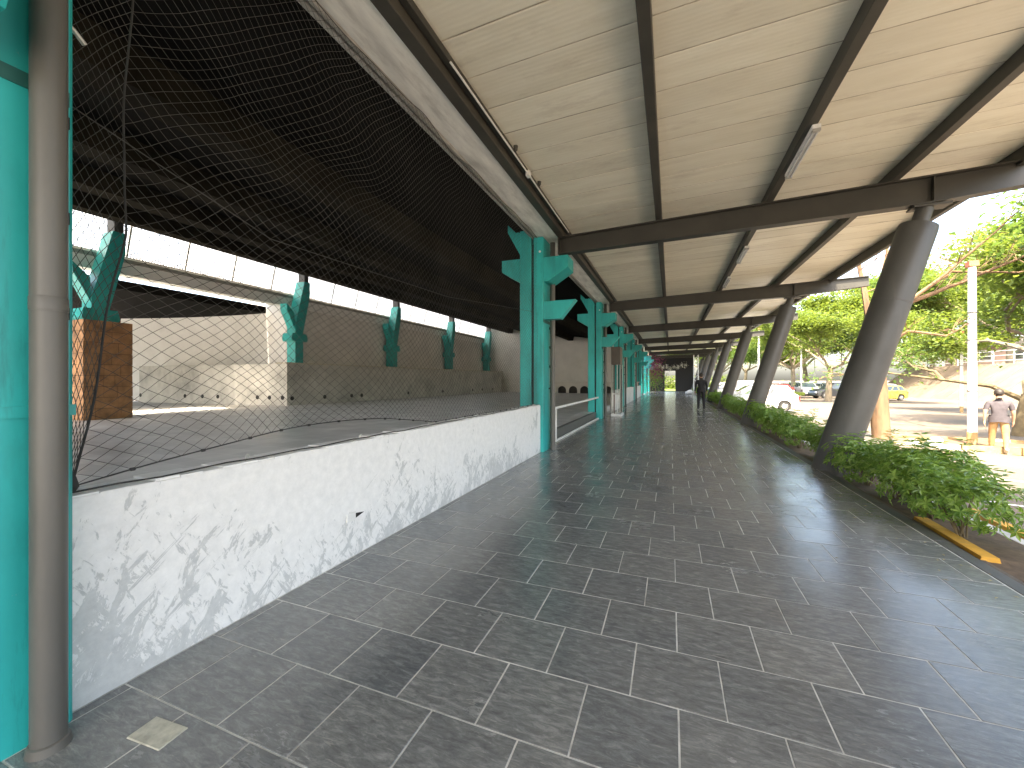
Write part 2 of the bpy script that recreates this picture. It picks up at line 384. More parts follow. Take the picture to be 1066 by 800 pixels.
def hallfloor_mat():
    m, n, l, b = new_mat('hall_floor')
    p = pos(n, l)
    br = N(n, 'ShaderNodeTexBrick', Scale=1.0)
    br.inputs['Color1'].default_value = (0.40, 0.405, 0.395, 1); br.inputs['Color2'].default_value = (0.54, 0.54, 0.525, 1)
    br.inputs['Mortar'].default_value = (0.60, 0.60, 0.58, 1); br.inputs['Brick Width'].default_value = 0.6; br.inputs['Row Height'].default_value = 0.4
    br.inputs['Mortar Size'].default_value = 0.006
    l.new(p, br.inputs['Vector'])
    t = N(n, 'ShaderNodeTexNoise', Scale=1.3, Detail=6.0); l.new(p, t.inputs['Vector'])
    r = ramp(n, [(0.3, 0.8), (0.7, 1.3)]); l.new(t.outputs['Fac'], r.inputs['Fac'])
    mu = N(n, 'ShaderNodeMixRGB', _blend_type='MULTIPLY'); mu.inputs['Fac'].default_value = 1
    l.new(br.outputs['Color'], mu.inputs['Color1']); l.new(r.outputs['Color'], mu.inputs['Color2'])
    l.new(mu.outputs['Color'], b.inputs['Base Color'])
    r2 = ramp(n, [(0.3, 0.3), (0.7, 0.5)]); l.new(t.outputs['Fac'], r2.inputs['Fac'])
    l.new(r2.outputs['Color'], b.inputs['Roughness'])
    return m
HALLF = hallfloor_mat()

# ------------------------------------------------------------------ mesh helpers
class MB:
    def __init__(s):
        s.v, s.f, s.mi = [], [], []
        s.smooth = False
    def face(s, idx, mi=0):
        s.f.append(tuple(idx)); s.mi.append(mi)
    def add(s, vs, fs, mi=0):
        o = len(s.v)
        s.v += [tuple(p) for p in vs]
        for f in fs:
            s.face([o + i for i in f], mi)
        return s
    def box(s, x0, y0, z0, x1, y1, z1, mi=0):
        return s.add([(x0, y0, z0), (x1, y0, z0), (x1, y1, z0), (x0, y1, z0), (x0, y0, z1), (x1, y0, z1), (x1, y1, z1), (x0, y1, z1)],
                     [(0, 3, 2, 1), (4, 5, 6, 7), (0, 1, 5, 4), (1, 2, 6, 5), (2, 3, 7, 6), (3, 0, 4, 7)], mi)
    def bbox(s, x0, y0, z0, x1, y1, z1, b=0.01, mi=0):
        """box with chamfered edges"""
        bm = bmesh.new()
        bmesh.ops.create_cube(bm, size=1.0)
        for v in bm.verts:
            v.co = Vector(((x0 + x1) / 2 + v.co.x * (x1 - x0), (y0 + y1) / 2 + v.co.y * (y1 - y0), (z0 + z1) / 2 + v.co.z * (z1 - z0)))
        bmesh.ops.bevel(bm, geom=list(bm.edges), offset=b, segments=1, affect='EDGES')
        return s.from_bm(bm, mi)
    def from_bm(s, bm, mi=0):
        bm.verts.index_update()
        vs = [v.co.copy() for v in bm.verts]
        fs = [[v.index for v in f.verts] for f in bm.faces]
        bm.free()
        return s.add(vs, fs, mi)
    def prism(s, pts, y0, y1, mi=0, axis='y'):
        """polygon pts in (x,z) (counter-clockwise seen from -y) extruded along y; axis x: pts are (y,z)"""
        n = len(pts)
        if axis == 'y':
            vs = [(p[0], y0, p[1]) for p in pts] + [(p[0], y1, p[1]) for p in pts]
        elif axis == 'x':
            vs = [(y0, p[0], p[1]) for p in pts] + [(y1, p[0], p[1]) for p in pts]
        else:
            vs = [(p[0], p[1], y0) for p in pts] + [(p[0], p[1], y1) for p in pts]
        fs = [tuple(range(n)), tuple(range(2 * n - 1, n - 1, -1))]
        for i in range(n):
            j = (i + 1) % n
            fs.append((j, i, n + i, n + j))
        return s.add(vs, fs, mi)
    def tube(s, pts, rad, seg=8, cap=True, mi=0):
        pts = [Vector(p) for p in pts]
        if not isinstance(rad, (list, tuple)):
            rad = [rad] * len(pts)
        o = len(s.v)
        prev = None
        for i, p in enumerate(pts):
            if i == 0: t = pts[1] - p
            elif i == len(pts) - 1: t = p - pts[i - 1]
            else: t = (pts[i + 1] - pts[i - 1])
            t.normalize()
            if prev is None:
                a = Vector((0, 0, 1)) if abs(t.z) < 0.9 else Vector((1, 0, 0))
                a = t.cross(a).normalized()
            else:
                a = (prev - t * prev.dot(t)).normalized()
            prev = a
            b_ = t.cross(a)
            for k in range(seg):
                an = 2 * math.pi * k / seg
                q = p + (a * math.cos(an) + b_ * math.sin(an)) * rad[i]
                s.v.append((q.x, q.y, q.z))
        for i in range(len(pts) - 1):
            for k in range(seg):
                k2 = (k + 1) % seg
                s.face((o + i * seg + k, o + i * seg + k2, o + (i + 1) * seg + k2, o + (i + 1) * seg + k), mi)
        if cap:
            s.face([o + k for k in range(seg)][::-1], mi)
            e = o + (len(pts) - 1) * seg
            s.face([e + k for k in range(seg)], mi)
        return s
    def bar(s, p, q, w, h, mi=0, up=(0, 0, 1)):
        p, q = Vector(p), Vector(q)
        t = (q - p).normalized()
        up = Vector(up)
        a = t.cross(up).normalized() * (w / 2)
        b_ = a.cross(t).normalized() * (h / 2)
        vs = [p - a - b_, p + a - b_, p + a + b_, p - a + b_, q - a - b_, q + a - b_, q + a + b_, q - a + b_]
        return s.add(vs, [(0, 1, 2, 3), (7, 6, 5, 4), (0, 4, 5, 1), (1, 5, 6, 2), (2, 6, 7, 3), (3, 7, 4, 0)], mi)
    def lathe(s, prof, axis_o, axis_d, seg=16, mi=0):
        """prof: (r, h) along axis_d from axis_o"""
        d = Vector(axis_d).normalized()
        a = Vector((0, 0, 1)) if abs(d.z) < 0.9 else Vector((1, 0, 0))
        a = d.cross(a).normalized(); b_ = d.cross(a)
        o = len(s.v)
        O = Vector(axis_o)
        for r, h in prof:
            for k in range(seg):
                an = 2 * math.pi * k / seg
                q = O + d * h + (a * math.cos(an) + b_ * math.sin(an)) * r
                s.v.append(tuple(q))
        for i in range(len(prof) - 1):
            for k in range(seg):
                k2 = (k + 1) % seg
                s.face((o + i * seg + k, o + i * seg + k2, o + (i + 1) * seg + k2, o + (i + 1) * seg + k), mi)
        s.face([o + k for k in range(seg)][::-1], mi)
        e = o + (len(prof) - 1) * seg
        s.face([e + k for k in range(seg)], mi)
        return s
    def mesh(s, name, mats, smooth=False, recalc=True):
        me = bpy.data.meshes.new(name)
        me.from_pydata(s.v, [], s.f)
        if not isinstance(mats, (list, tuple)): mats = [mats]
        for m in mats: me.materials.append(m)
        if len(mats) > 1:
            me.polygons.foreach_set('material_index', s.mi)
        if recalc:
            bm = bmesh.new(); bm.from_mesh(me)
            bmesh.ops.recalc_face_normals(bm, faces=bm.faces)
            bm.to_mesh(me); bm.free()
        if smooth:
            me.polygons.foreach_set('use_smooth', [True] * len(me.polygons))
            try: me.set_sharp_from_angle(angle=R(40))
            except Exception: pass
        me.update()
        return me
    def build(s, name, mats, parent=None, smooth=False, loc=None, recalc=True):
        return link(name, s.mesh(name, mats, smooth, recalc), parent, loc)

def link(name, me, parent=None, loc=None, rot=None):
    o = bpy.data.objects.new(name, me)
    COL.objects.link(o)
    if parent is not None: o.parent = parent
    if loc is not None: o.location = loc
    if rot is not None: o.rotation_euler = rot
    return o
def tag(o, label=None, cat=None, group=None, kind=None):
    if label: o['label'] = label
    if cat: o['category'] = cat
    if group: o['group'] = group
    if kind: o['kind'] = kind
    return o
def empty(name, loc=(0, 0, 0), rz=0.0):
    o = bpy.data.objects.new(name, None)
    COL.objects.link(o)
    o.empty_display_size = 0.2
    o.location = loc
    o.rotation_euler = (0, 0, rz)
    return o
def copy_tree(o, parent=None):
    c = o.copy(); COL.objects.link(c)
    if parent is not None: c.parent = parent
    for ch in list(o.children):
        copy_tree(ch, c)
    return c
ORD = ['first', 'second', 'third', 'fourth', 'fifth', 'sixth', 'seventh', 'eighth', 'ninth', 'tenth', 'eleventh', 'twelfth']

PITCH, COL0 = 7.35, 0.68           # column pitch and the first column's centre along the walkway
NBAY = 7
COLY = [COL0 + PITCH * k for k in range(NBAY + 1)]
END_Y = 53.5
WALL_X = -2.43
random.seed(7)

# ================================================================== SETTING
# ---- ground: one sheet; the car park falls away from the walkway, then lies level
def ground_z(x):
    pts = [(-900, -0.06), (2.45, -0.06), (2.46, -0.20), (3.3, -0.20), (9.0, -0.62), (22, -0.55), (900, -0.50)]
    for (x0, z0), (x1, z1) in zip(pts, pts[1:]):
        if x0 <= x <= x1:
            return z0 + (z1 - z0) * (x - x0) / (x1 - x0)
    return -0.5
g = MB()
xs = [-900, -60, 2.45, 2.46, 3.3, 5, 7, 9, 12, 16, 22, 40, 80, 900]
ys = [-600, -60, 0, 20, 40, 60, 80, 120, 900]
for y in ys:
    for x in xs:
        g.v.append((x, y, ground_z(x)))
for j in range(len(ys) - 1):
    for i in range(len(xs) - 1):
        a = j * len(xs) + i
        g.face((a, a + 1, a + len(xs) + 1, a + len(xs)))
tag(g.build('ground', ASPHALT), kind='structure')

# ---- walkway: grout bed, slabs, edging
T, GAP = 0.400, 0.0058
TX0, TX1 = WALL_X + 0.004, 2.20
walk = MB().box(WALL_X - 0.25, -8.0, -0.30, TX1 + 0.01, END_Y, -0.0016).build('walkway', GROUT)
tag(walk, kind='structure')
tile_cache = {}
def tile_mesh(w):
    key = round(w, 3)
    if key not in tile_cache:
        hw, hd, b = w / 2 - GAP / 2, T / 2 - GAP / 2, 0.0022
        mb = MB()
        mb.add([(-hw, -hd, -0.012), (hw, -hd, -0.012), (hw, hd, -0.012), (-hw, hd, -0.012),
                (-hw, -hd, -b), (hw, -hd, -b), (hw, hd, -b), (-hw, hd, -b),
                (-hw + b, -hd + b, 0), (hw - b, -hd + b, 0), (hw - b, hd - b, 0), (-hw + b, hd - b, 0)],
               [(0, 1, 5, 4), (1, 2, 6, 5), (2, 3, 7, 6), (3, 0, 4, 7), (4, 5, 9, 8), (5, 6, 10, 9), (6, 7, 11, 10), (7, 4, 8, 11), (8, 9, 10, 11)])
        tile_cache[key] = mb
    return key
tile_me = {}
rng = random.Random(3)
cand = []
for k in range(-18, 130):
    y0 = 1.53 + T * k
    if y0 + T > END_Y: break
    off = 0.033 if k % 2 == 0 else 0.033 - T / 2 + rng.uniform(-0.012, 0.012)
    x = off - T * 7
    while x < TX1:
        xa, xb = max(x, TX0), min(x + T, TX1)
        if xb - xa > 0.03:
            cand.append(((xa + xb) / 2, y0 + T / 2, xb - xa))
        x += T
def seen(x, y):
    d = -S_ * x + C_ * y
    if d < 0.3: return False
    u = (C_ * x + S_ * y) / d
    return abs(u) < 1.42 and CAM_H / d < 1.10
vis = sorted([c for c in cand if seen(c[0], c[1])], key=lambda c: c[1])
near = set(vis[:298])
rest = MB()
for c in cand:
    key = tile_mesh(c[2])
    dz = rng.uniform(-0.0007, 0.0007)
    tx, ty = rng.gauss(0, 0.0011), rng.gauss(0, 0.0011)
    if c in near:
        if key not in tile_me: tile_me[key] = tile_cache[key].mesh('slab', SLATE, recalc=False)
        link('slab', tile_me[key], walk, (c[0], c[1], dz), (tx, ty, 0))
    else:
        mb = tile_cache[key]
        rest.add([(v[0] + c[0], v[1] + c[1], v[2] + dz + v[1] * tx - v[0] * ty) for v in mb.v], mb.f)
tag(rest.build('slab_paving', SLATE, walk, recalc=False), 'grey slate slabs of the far walkway', kind='stuff')
pt = MB().bbox(-0.095, -0.055, -0.01, 0.095, 0.055, 0.004, 0.003).build('pale_tile', PALET, walk, loc=(-1.96, 1.02, 0.0), recalc=True)
pt.rotation_euler = (0, 0, R(4))
pt['label'] = 'small pale inset tile with swirled grain among the dark slabs'
# stone edging along the planted side, in lengths of 1.2 m
ke = MB().bbox(0, 0, -0.28, 0.11, 1.194, 0.0, 0.006).mesh('edging_stone', KERB)
y = -6.0
while y < END_Y - 1:
    link('edging_stone', ke, walk, (TX1 + 0.012, y, 0.001 + rng.uniform(-0.001, 0.001)))
    y += 1.2

# ---- raised hall floor and courtyard behind the low wall
HZ = 0.25
tag(MB().box(-17.3, -25, -0.30, WALL_X - 0.24, 37.2, HZ).build('hall_floor', HALLF), kind='structure')
tag(MB().box(-60, -40, -0.30, -17.304, 13.55, HZ - 0.03).build('courtyard', CONC), kind='structure')
# roof slab of the hall: concrete darkened to hold its shade, with long beams, one structure with its beams as parts
def ceil_z(x): return 4.62 + 0.152 * (-2.9 - x)
roof = MB()
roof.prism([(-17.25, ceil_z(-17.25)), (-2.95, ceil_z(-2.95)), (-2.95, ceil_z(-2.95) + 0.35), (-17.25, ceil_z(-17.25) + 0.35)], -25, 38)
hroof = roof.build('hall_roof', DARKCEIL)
tag(hroof, kind='structure')
for xb in (-5.6, -8.6, -11.6, -14.6):
    w, dp = 0.42, 0.42
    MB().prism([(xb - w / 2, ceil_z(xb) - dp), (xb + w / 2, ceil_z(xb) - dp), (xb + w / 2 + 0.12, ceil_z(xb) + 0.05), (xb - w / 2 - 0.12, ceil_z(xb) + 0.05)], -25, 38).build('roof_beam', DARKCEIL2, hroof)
# end wall of the hall, and an unseen wall added to block light
endw = MB().box(-17.25, 37.0, HZ, -2.75, 37.25, 4.0)
endw.prism([(-17.25, 4.0), (-2.75, 4.0), (-2.75, ceil_z(-2.75)), (-17.25, ceil_z(-17.25))], 37.0, 37.25)
tag(endw.build('white_end_wall', WHITEWALL), 'plain white end wall closing the dark hall beyond the concrete dais', 'wall')
tag(MB().box(-17.25, -25.2, HZ, -2.75, -25.0, 7.2).build('hall_back_wall', DARKCEIL), 'unseen dark wall added behind the camera to block light into the hall', 'wall')  # out of view, added to stop light entering from behind

# ---- end of the walkway
ew = empty('walkway_end_wall', (0, END_Y + 0.2, 0))
tag(ew, 'dark wall across the far end of the walkway with a bright doorway', 'wall')
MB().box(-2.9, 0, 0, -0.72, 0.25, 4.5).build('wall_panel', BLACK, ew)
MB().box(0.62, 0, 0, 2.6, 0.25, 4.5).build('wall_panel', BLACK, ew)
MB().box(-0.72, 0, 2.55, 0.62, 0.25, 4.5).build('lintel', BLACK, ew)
for x in (-0.69, 0.59): MB().box(x - 0.03, -0.04, 0, x + 0.03, 0.28, 2.55).build('door_jamb', DARKGREY, ew)
tag(MB().box(-14, END_Y + 0.6, -0.3, 14, END_Y + 60, 0.02).build('lawn', GRASSM), kind='structure')

# ---- low wall panels (peeling white paint)
def low_wall(y0, y1, label):
    w = empty('low_wall', (WALL_X, (y0 + y1) / 2, 0))
    tag(w, label, 'wall', 'white low walls between the teal columns')
    h = (y1 - y0) / 2
    MB().box(-0.20, -h, 0.0, 0.0, h, 0.93).build('wall_body', PEEL, w)
    # uneven plaster crest: little lips of paint along the top
    mb = MB()
    n = int((y1 - y0) / 0.11)
    rg = random.Random(int(y0 * 10))
    for i in range(n):
        a = -h + (y1 - y0) * i / n; b = -h + (y1 - y0) * (i + 1) / n
        z = 0.934 + rg.uniform(0.0, 0.012)
        mb.box(-0.203, a, 0.9305, rg.uniform(-0.012, 0.004), b - 0.002, z)
    mb.build('wall_crest', PEEL, w)
    return w
low_wall(COLY[0] + 0.252, COLY[1] - 0.05, 'long white low wall with flaking paint in the foreground under the net')
low_wall(COLY[2] + 4.2, COLY[3] - 0.252, 'short white low wall just beyond the glazed entry booth')
low_wall(COLY[3] + 0.252, COLY[4] - 0.252, 'white low wall beyond the fourth teal column')
low_wall(COLY[4] + 0.252, COLY[5] - 0.252, 'farthest white low wall beyond the fifth teal column')
# socket patch on the near wall
so = empty('wall_socket', (WALL_X, 2.60, 0.33))
tag(so, 'small broken white socket cover with a black gap on the flaking wall', 'socket')
MB().bbox(0.0, -0.05, -0.035, 0.012, 0.05, 0.035, 0.004).build('cover_plate', WPAINT, so)
MB().prism([(0.045, -0.025), (0.15, 0.0), (0.045, 0.018)], 0.0, 0.006, axis='x').build('black_gap', BLACK, so)

# ================================================================== TEAL COLUMNS
CX0, CX1 = -2.87, -2.37
def make_teal():
    t = empty('teal_column', (0, 0, 0))
    hd = 0.25
    mb = MB()
    mb.bbox(CX0, -hd, -0.02, -2.625, hd, 4.56, 0.012)
    sh = mb.build('shaft', TEAL, t)
    MB().bbox(-2.575, -hd, -0.02, CX1, hd, 4.318, 0.012).build('shaft', TEAL, t)
    MB().box(-2.63, -hd + 0.07, -0.02, -2.57, hd - 0.07, 4.20).build('groove', DARKGREY, t)
    # upper corbels
    MB().prism([(CX1 + 0.002, 3.42), (CX1 + 0.11, 3.42), (-1.87, 3.66), (-1.87, 3.90), (CX1 + 0.002, 3.90)], -hd + 0.01, hd - 0.01).build('corbel', TEAL, t)
    MB().prism([(-3.27, 3.68), (CX0 - 0.002, 3.44), (CX0 - 0.002, 3.92), (-3.27, 3.92)], -hd + 0.01, hd - 0.01).build('corbel', TEAL, t)
    # lower bracket on the walkway side
    MB().prism([(CX1 + 0.002, 2.66), (-2.02, 2.66), (-1.72, 3.02), (CX1 + 0.002, 3.02)], -hd + 0.02, -0.05).build('bracket', TEAL, t)
    # haunch under the hall roof
    MB().prism([(CX0 - 0.002, 4.00), (CX0 - 0.002, 4.45), (-3.15, 4.72), (-3.15, 4.50)], -hd + 0.04, hd - 0.04).build('haunch', TEAL, t)
    # clamp band
    MB().box(CX1, -hd - 0.006, 1.30, CX1 + 0.008, hd + 0.004, 1.345).build('clamp_band', TEAL, t)
    MB().box(CX1, -hd - 0.004, 2.60, CX1 + 0.006, hd - 0.015, 2.66).build('clamp_band', simple('teal_dark', (0.015, 0.12, 0.11), 0.5), t)
    MB().lathe([(0.022, 0), (0.022, 0.012), (0.012, 0.018)], (-2.44, -hd, 4.02), (0, -1, 0), 10).build('bolt', WPAINT, t)
    for z in (1.7, 2.1, 2.5):
        MB().box(CX1, hd - 0.06, z, CX1 + 0.02, hd - 0.02, z + 0.05).build('clip', BLACK, t)
    return t
teal = make_teal()
teal_lab = ['near teal concrete column filling the left edge beside a grey downpipe',
            'tall teal column with stepped corbels at the end of the flaking white wall',
            'third teal column of the walkway row, beside the glazed entry booth',
            'fourth teal column of the walkway row counting from the left edge',
            'fifth teal column of the walkway row, beyond the booth',
            'sixth teal column of the walkway row, small in the distance',
            'seventh teal column of the walkway row, nearly at its far end',
            'last and farthest teal column of the walkway row']
def make_pipe():
    p = empty('downpipe', (0, 0, 0))
    MB().tube([(0, 0, 0.0), (0, 0, 4.3)], 0.052, 18).build('pipe', PIPE, p, smooth=True)
    MB().lathe([(0.0545, 0), (0.0545, 0.05), (0.0525, 0.055)], (0, 0, 1.72), (0, 0, 1), 18).build('pipe_joint', PIPE, p, smooth=True)
    MB().lathe([(0.066, 0), (0.060, 0.035), (0.053, 0.04)], (0, 0, -0.005), (0, 0, 1), 18).build('pipe_foot', PIPE, p, smooth=True)
    for z in (1.25, 2.95):
        MB().box(-0.09, -0.012, z, 0.0, 0.012, z + 0.03).build('pipe_clamp', DARKGREY, p)
    return p
pipe = make_pipe()
for k, yc in enumerate(COLY):
    o = teal if k == 0 else copy_tree(teal)
    o.location = (0, yc, 0)
    tag(o, teal_lab[k], 'column', 'teal columns along the walkway')
    q = pipe if k == 0 else copy_tree(pipe)
    q.location = (-2.285, yc + 0.145, 0)
    tag(q, ['thick grey downpipe in front of the nearest teal column', 'grey downpipe behind the corbelled teal column at the end of the flaking wall',
            'grey downpipe on the third teal column beside the entry booth'][k] if k < 3 else 'grey downpipe on the %s teal column from the left edge' % ORD[k], 'downpipe', 'downpipes on the teal columns')
# stub spigot on the near column
tag(MB().tube([(-2.40, 0.90, 2.98), (-2.41, 0.945, 2.965), (-2.42, 0.985, 2.935)], 0.010, 8).build('spigot', ALU), 'small pale pipe stub sticking out beside the near downpipe', 'pipe')

# ---- eave beam over the columns
eb = empty('eave_beam', (-2.5, 20, 4.25))
tag(eb, 'long weathered white eave beam with grey track between hall and canopy', 'beam')
def along(mb_pts, y0, y1, name, mat, parent, off):
    return MB().prism([(x - off[0], z - off[2]) for x, z in mb_pts], y0 - off[1], y1 - off[1]).build(name, mat, parent)
off = (-2.5, 20, 4.25)
for k in range(-1, NBAY + 1):
    y0 = COL0 + PITCH * k + (0 if k >= 0 else -2)
    y1 = min(COL0 + PITCH * (k + 1), END_Y) - 0.012
    if y1 - y0 < 1: continue
    along([(-2.51, 4.34), (-2.13, 4.34), (-2.13, 4.60), (-2.51, 4.60)], y0, y1, 'beam_segment', EAVE, eb, off)
    along([(-2.65, 4.335), (-2.63, 4.32), (-2.59, 4.32), (-2.59, 4.36), (-2.56, 4.36), (-2.56, 4.32), (-2.53, 4.32), (-2.513, 4.34), (-2.513, 4.6), (-2.65, 4.6)], y0, y1, 'track', TRACK, eb, off)
    along([(-2.97, 4.48), (-2.653, 4.48), (-2.653, 5.0), (-2.97, 5.0)], y0, y1, 'wall_plate', DARKCEIL, eb, off)

# ================================================================== CANOPY
def soffit(x): return 4.51 + 0.034 * (x + 2.2)
XIN, XOUT = -2.05, 4.72
cn = empty("canopy_roof", (0, 0, 4.5))
tag(cn, 'beige panelled canopy roof on brown steel rafters and purlins over the walkway', 'canopy')
def crel(mb): mb.v = [(x, y, z - 4.5) for x, y, z in mb.v]; return mb
# roof panels 0.5 m wide, each with turned-down lips so the joint is a real groove
pm = MB()
w, lp = 0.2472, 0.014
zi, zo = soffit(XIN) - 4.5, soffit(XOUT) - 4.5
for sx, (x, z) in enumerate(((XIN, zi), (XOUT + 0.05, zo))):
    pm.v += [(x, -w, z + 0.05), (x, -w, z + lp), (x, -w + 0.005, z + 0.003), (x, -w + 0.016, z), (x, w - 0.016, z), (x, w - 0.005, z + 0.003), (x, w, z + lp), (x, w, z + 0.05)]
for i in range(8):
    j = (i + 1) % 8
    pm.face((i, j, 8 + j, 8 + i), 1 if i in (0, 1, 5, 6) else 0)
pm.face(range(8)); pm.face(range(15, 7, -1))
panel_me = pm.mesh('roof_panel', [PANEL, SEAM])
y = -6.0
rr = random.Random(5)
while y < END_Y:
    o = link('roof_panel', panel_me, cn, (0, y, rr.uniform(-0.001, 0.001)), (rr.gauss(0, 0.0012), rr.gauss(0, 0.0004), 0))
    y += 0.497
crel(MB().prism([(XIN, soffit(XIN) + 0.075), (XOUT + 0.04, soffit(XOUT) + 0.075), (XOUT + 0.04, soffit(XOUT) + 0.10), (XIN, soffit(XIN) + 0.10)], -6.3, END_Y + 0.3)).build('roof_skin', BROWN, cn)
def ibeam(x, zt, h, w, y0, y1, tf=0.012):
    mb = MB()
    mb.box(x - w / 2, y0, zt - tf, x + w / 2, y1, zt)
    mb.box(x - tf / 2, y0, zt - h + tf, x + tf / 2, y1, zt - tf)
    mb.box(x - w / 2, y0, zt - h, x + w / 2, y1, zt - h + tf)
    return mb
for x in (-0.20, 1.56, 3.22):
    zt = soffit(x) - 0.012
    crel(MB().bbox(x - 0.055, -6, zt - 0.17, x + 0.055, END_Y, zt, 0.006)).build('purlin', BROWNW, cn)
    # flange shadow gap
crel(MB().bbox(4.60, -6, soffit(4.6) - 0.24, 4.70, END_Y, soffit(4.6) - 0.012, 0.006)).build('edge_beam', BROWN, cn)
crel(MB().bbox(-2.122, -6, soffit(-2.2) - 0.19, -1.99, END_Y, soffit(-2.2) - 0.014, 0.006)).build('edge_beam', BROWNW, cn)
crel(MB().bbox(-1.984, -6, soffit(-2.2) - 0.09, -1.92, END_Y, soffit(-2.2) - 0.016, 0.004)).build('edge_angle', BROWN, cn)
# rafters, tapered towards the free end
def rafter(yc):
    xa, xb = -2.10, 5.60
    za, zb = soffit(xa) - 0.186, soffit(xb) - 0.186
    ha, hb = 0.34, 0.30
    hm = 0.42
    xm = 3.6
    zm = soffit(xm) - 0.186
    mb = MB()
    wf, wt, tf = 0.19, 0.014, 0.020
    def slab(z_of, t, w):
        pts = [(xa, z_of(xa)), (xm, z_of(xm)), (xb, z_of(xb))]
        up = [(x, z + t) for x, z in pts][::-1]
        mb.prism(pts + up, yc - w / 2, yc + w / 2)
    def hh(x):
        return ha + (hm - ha) * (x - xa) / (xm - xa) if x < xm else hm + (hb - hm) * (x - xm) / (xb - xm)
    slab(lambda x: soffit(x) - 0.186 - tf, tf, wf)
    slab(lambda x: soffit(x) - 0.186 - hh(x), tf, wf)
    mb.prism([(xa, za - ha + tf), (xm, zm - hm + tf), (xb, zb - hb + tf), (xb, zb - tf), (xm, zm - tf), (xa, za - tf)], yc - wt / 2, yc + wt / 2)
    # stiffener plates over the column
    for xs_ in (3.68,):
        mb.box(xs_ - 0.008, yc - wf / 2 + 0.004, zm - hm + tf + 0.004, xs_ + 0.008, yc + wf / 2 - 0.004, zm - tf - 0.004)
    mb.box(xa - 0.004, yc - wf / 2 - 0.03, za - ha - 0.02, xa + 0.016, yc + wf / 2 + 0.03, za + 0.02)
    return crel(mb).build('rafter', BROWN, cn)
RAFY = [yc for yc in COLY]
for yc in RAFY: rafter(yc)

# ---- leaning columns
def make_lean():
    t = empty('leaning_column', (0, 0, 0))
    b0, b1 = Vector((2.36, 0, -0.25)), Vector((3.53, 0, 3.80))
    ax = (b1 - b0).normalized()
    MB().tube([b0, b0 + (b1 - b0) * 0.5, b1 - ax * 0.06, b1], [0.258, 0.248, 0.238, 0.228], 36).build('shaft', COLGREY, t, smooth=True)
    for q in (0.36, 0.72):
        c_ = b0 + (b1 - b0) * q; MB().tube([c_ - ax * 0.012, c_ + ax * 0.012], 0.2535 if q < .5 else 0.2475, 36).build('weld_seam', COLGREY, t, smooth=True)
    MB().tube([b1 + ax * 0.003, b1 + ax * 0.27], [0.105, 0.105], 20).build('neck', COLGREY, t, smooth=True)
    MB().box(3.43, -0.12, 4.055, 3.87, 0.12, 4.085).build('bearing_plate', BROWN, t)
    return t
lean = make_lean()
for k, yc in enumerate(COLY[1:]):
    o = lean if k == 0 else copy_tree(lean)
    o.location = (0, yc, 0)
    tag(o, ['thick grey leaning column nearest the camera, rising from the shrubs', 'second grey leaning column from the camera, left of the white hatchback',
            'third grey leaning column from the camera', 'fourth grey leaning column from the camera', 'fifth grey leaning column from the camera', 'sixth grey leaning column from the camera, far away',
            'seventh and farthest grey leaning column'][k], 'column', 'leaning canopy columns')
# behind the camera too, so the canopy is carried
o = copy_tree(lean); o.location = (0, COLY[0], 0)
tag(o, 'grey leaning column outside the right edge of the view', 'column', 'leaning canopy columns')

# ---- fluorescent battens under the second purlin
def make_batten():
    t = empty('strip_light', (0, 0, 0))
    MB().bbox(-0.045, -0.62, -0.05, 0.045, 0.62, 0.0, 0.006).build('housing', WPAINT, t)
    for x in (-0.024, 0.024):
        MB().tube([(x, -0.57, -0.068), (x, 0.57, -0.068)], 0.013, 10).build('tube', CLEARL, t, smooth=True)
    for y in (-0.595, 0.595):
        MB().bbox(-0.043, y - 0.025, -0.085, 0.043, y + 0.025, -0.051, 0.004).build('lamp_holder', ALU, t)
    return t
bt = make_batten()
for k, (yy, lb) in enumerate(((6.35, 'white twin tube strip light nearest the camera under the canopy purlin'), (11.0, 'second strip light along the purlin, beyond the first rafter'), (13.9, 'third and farthest strip light along the purlin'))):
    o = bt if k == 0 else copy_tree(bt)
    o.location = (1.60, yy, soffit(1.6) - 0.184)
    tag(o, lb, 'strip light', 'strip lights under the canopy')
# conduit and junction box on the inner edge beam
cd = empty('conduit', (-1.90, 6.3, 4.41)); tag(cd, 'thin white conduit with a small junction box along the inner canopy beam', 'conduit')
MB().tube([(-0.004, -3.0, -0.01), (0.0, -1.6, -0.012), (-0.004, -0.9, 0.0), (0.0, -0.2, -0.014), (-0.004, 1.7, 0.0)], 0.011, 8).build('pipe', WPAINT, cd, smooth=True)
MB().bbox(-0.03, -0.84, -0.05, 0.03, -0.75, 0.03, 0.006).build('junction_box', WPAINT, cd)
for yy in (-1.45, -0.45):
    MB().lathe([(0.03, 0), (0.024, 0.05), (0.01, 0.07)], (0.055, yy, 0.03), (0, 0, -1), 10).build('bulb_socket', BROWNW, cd)

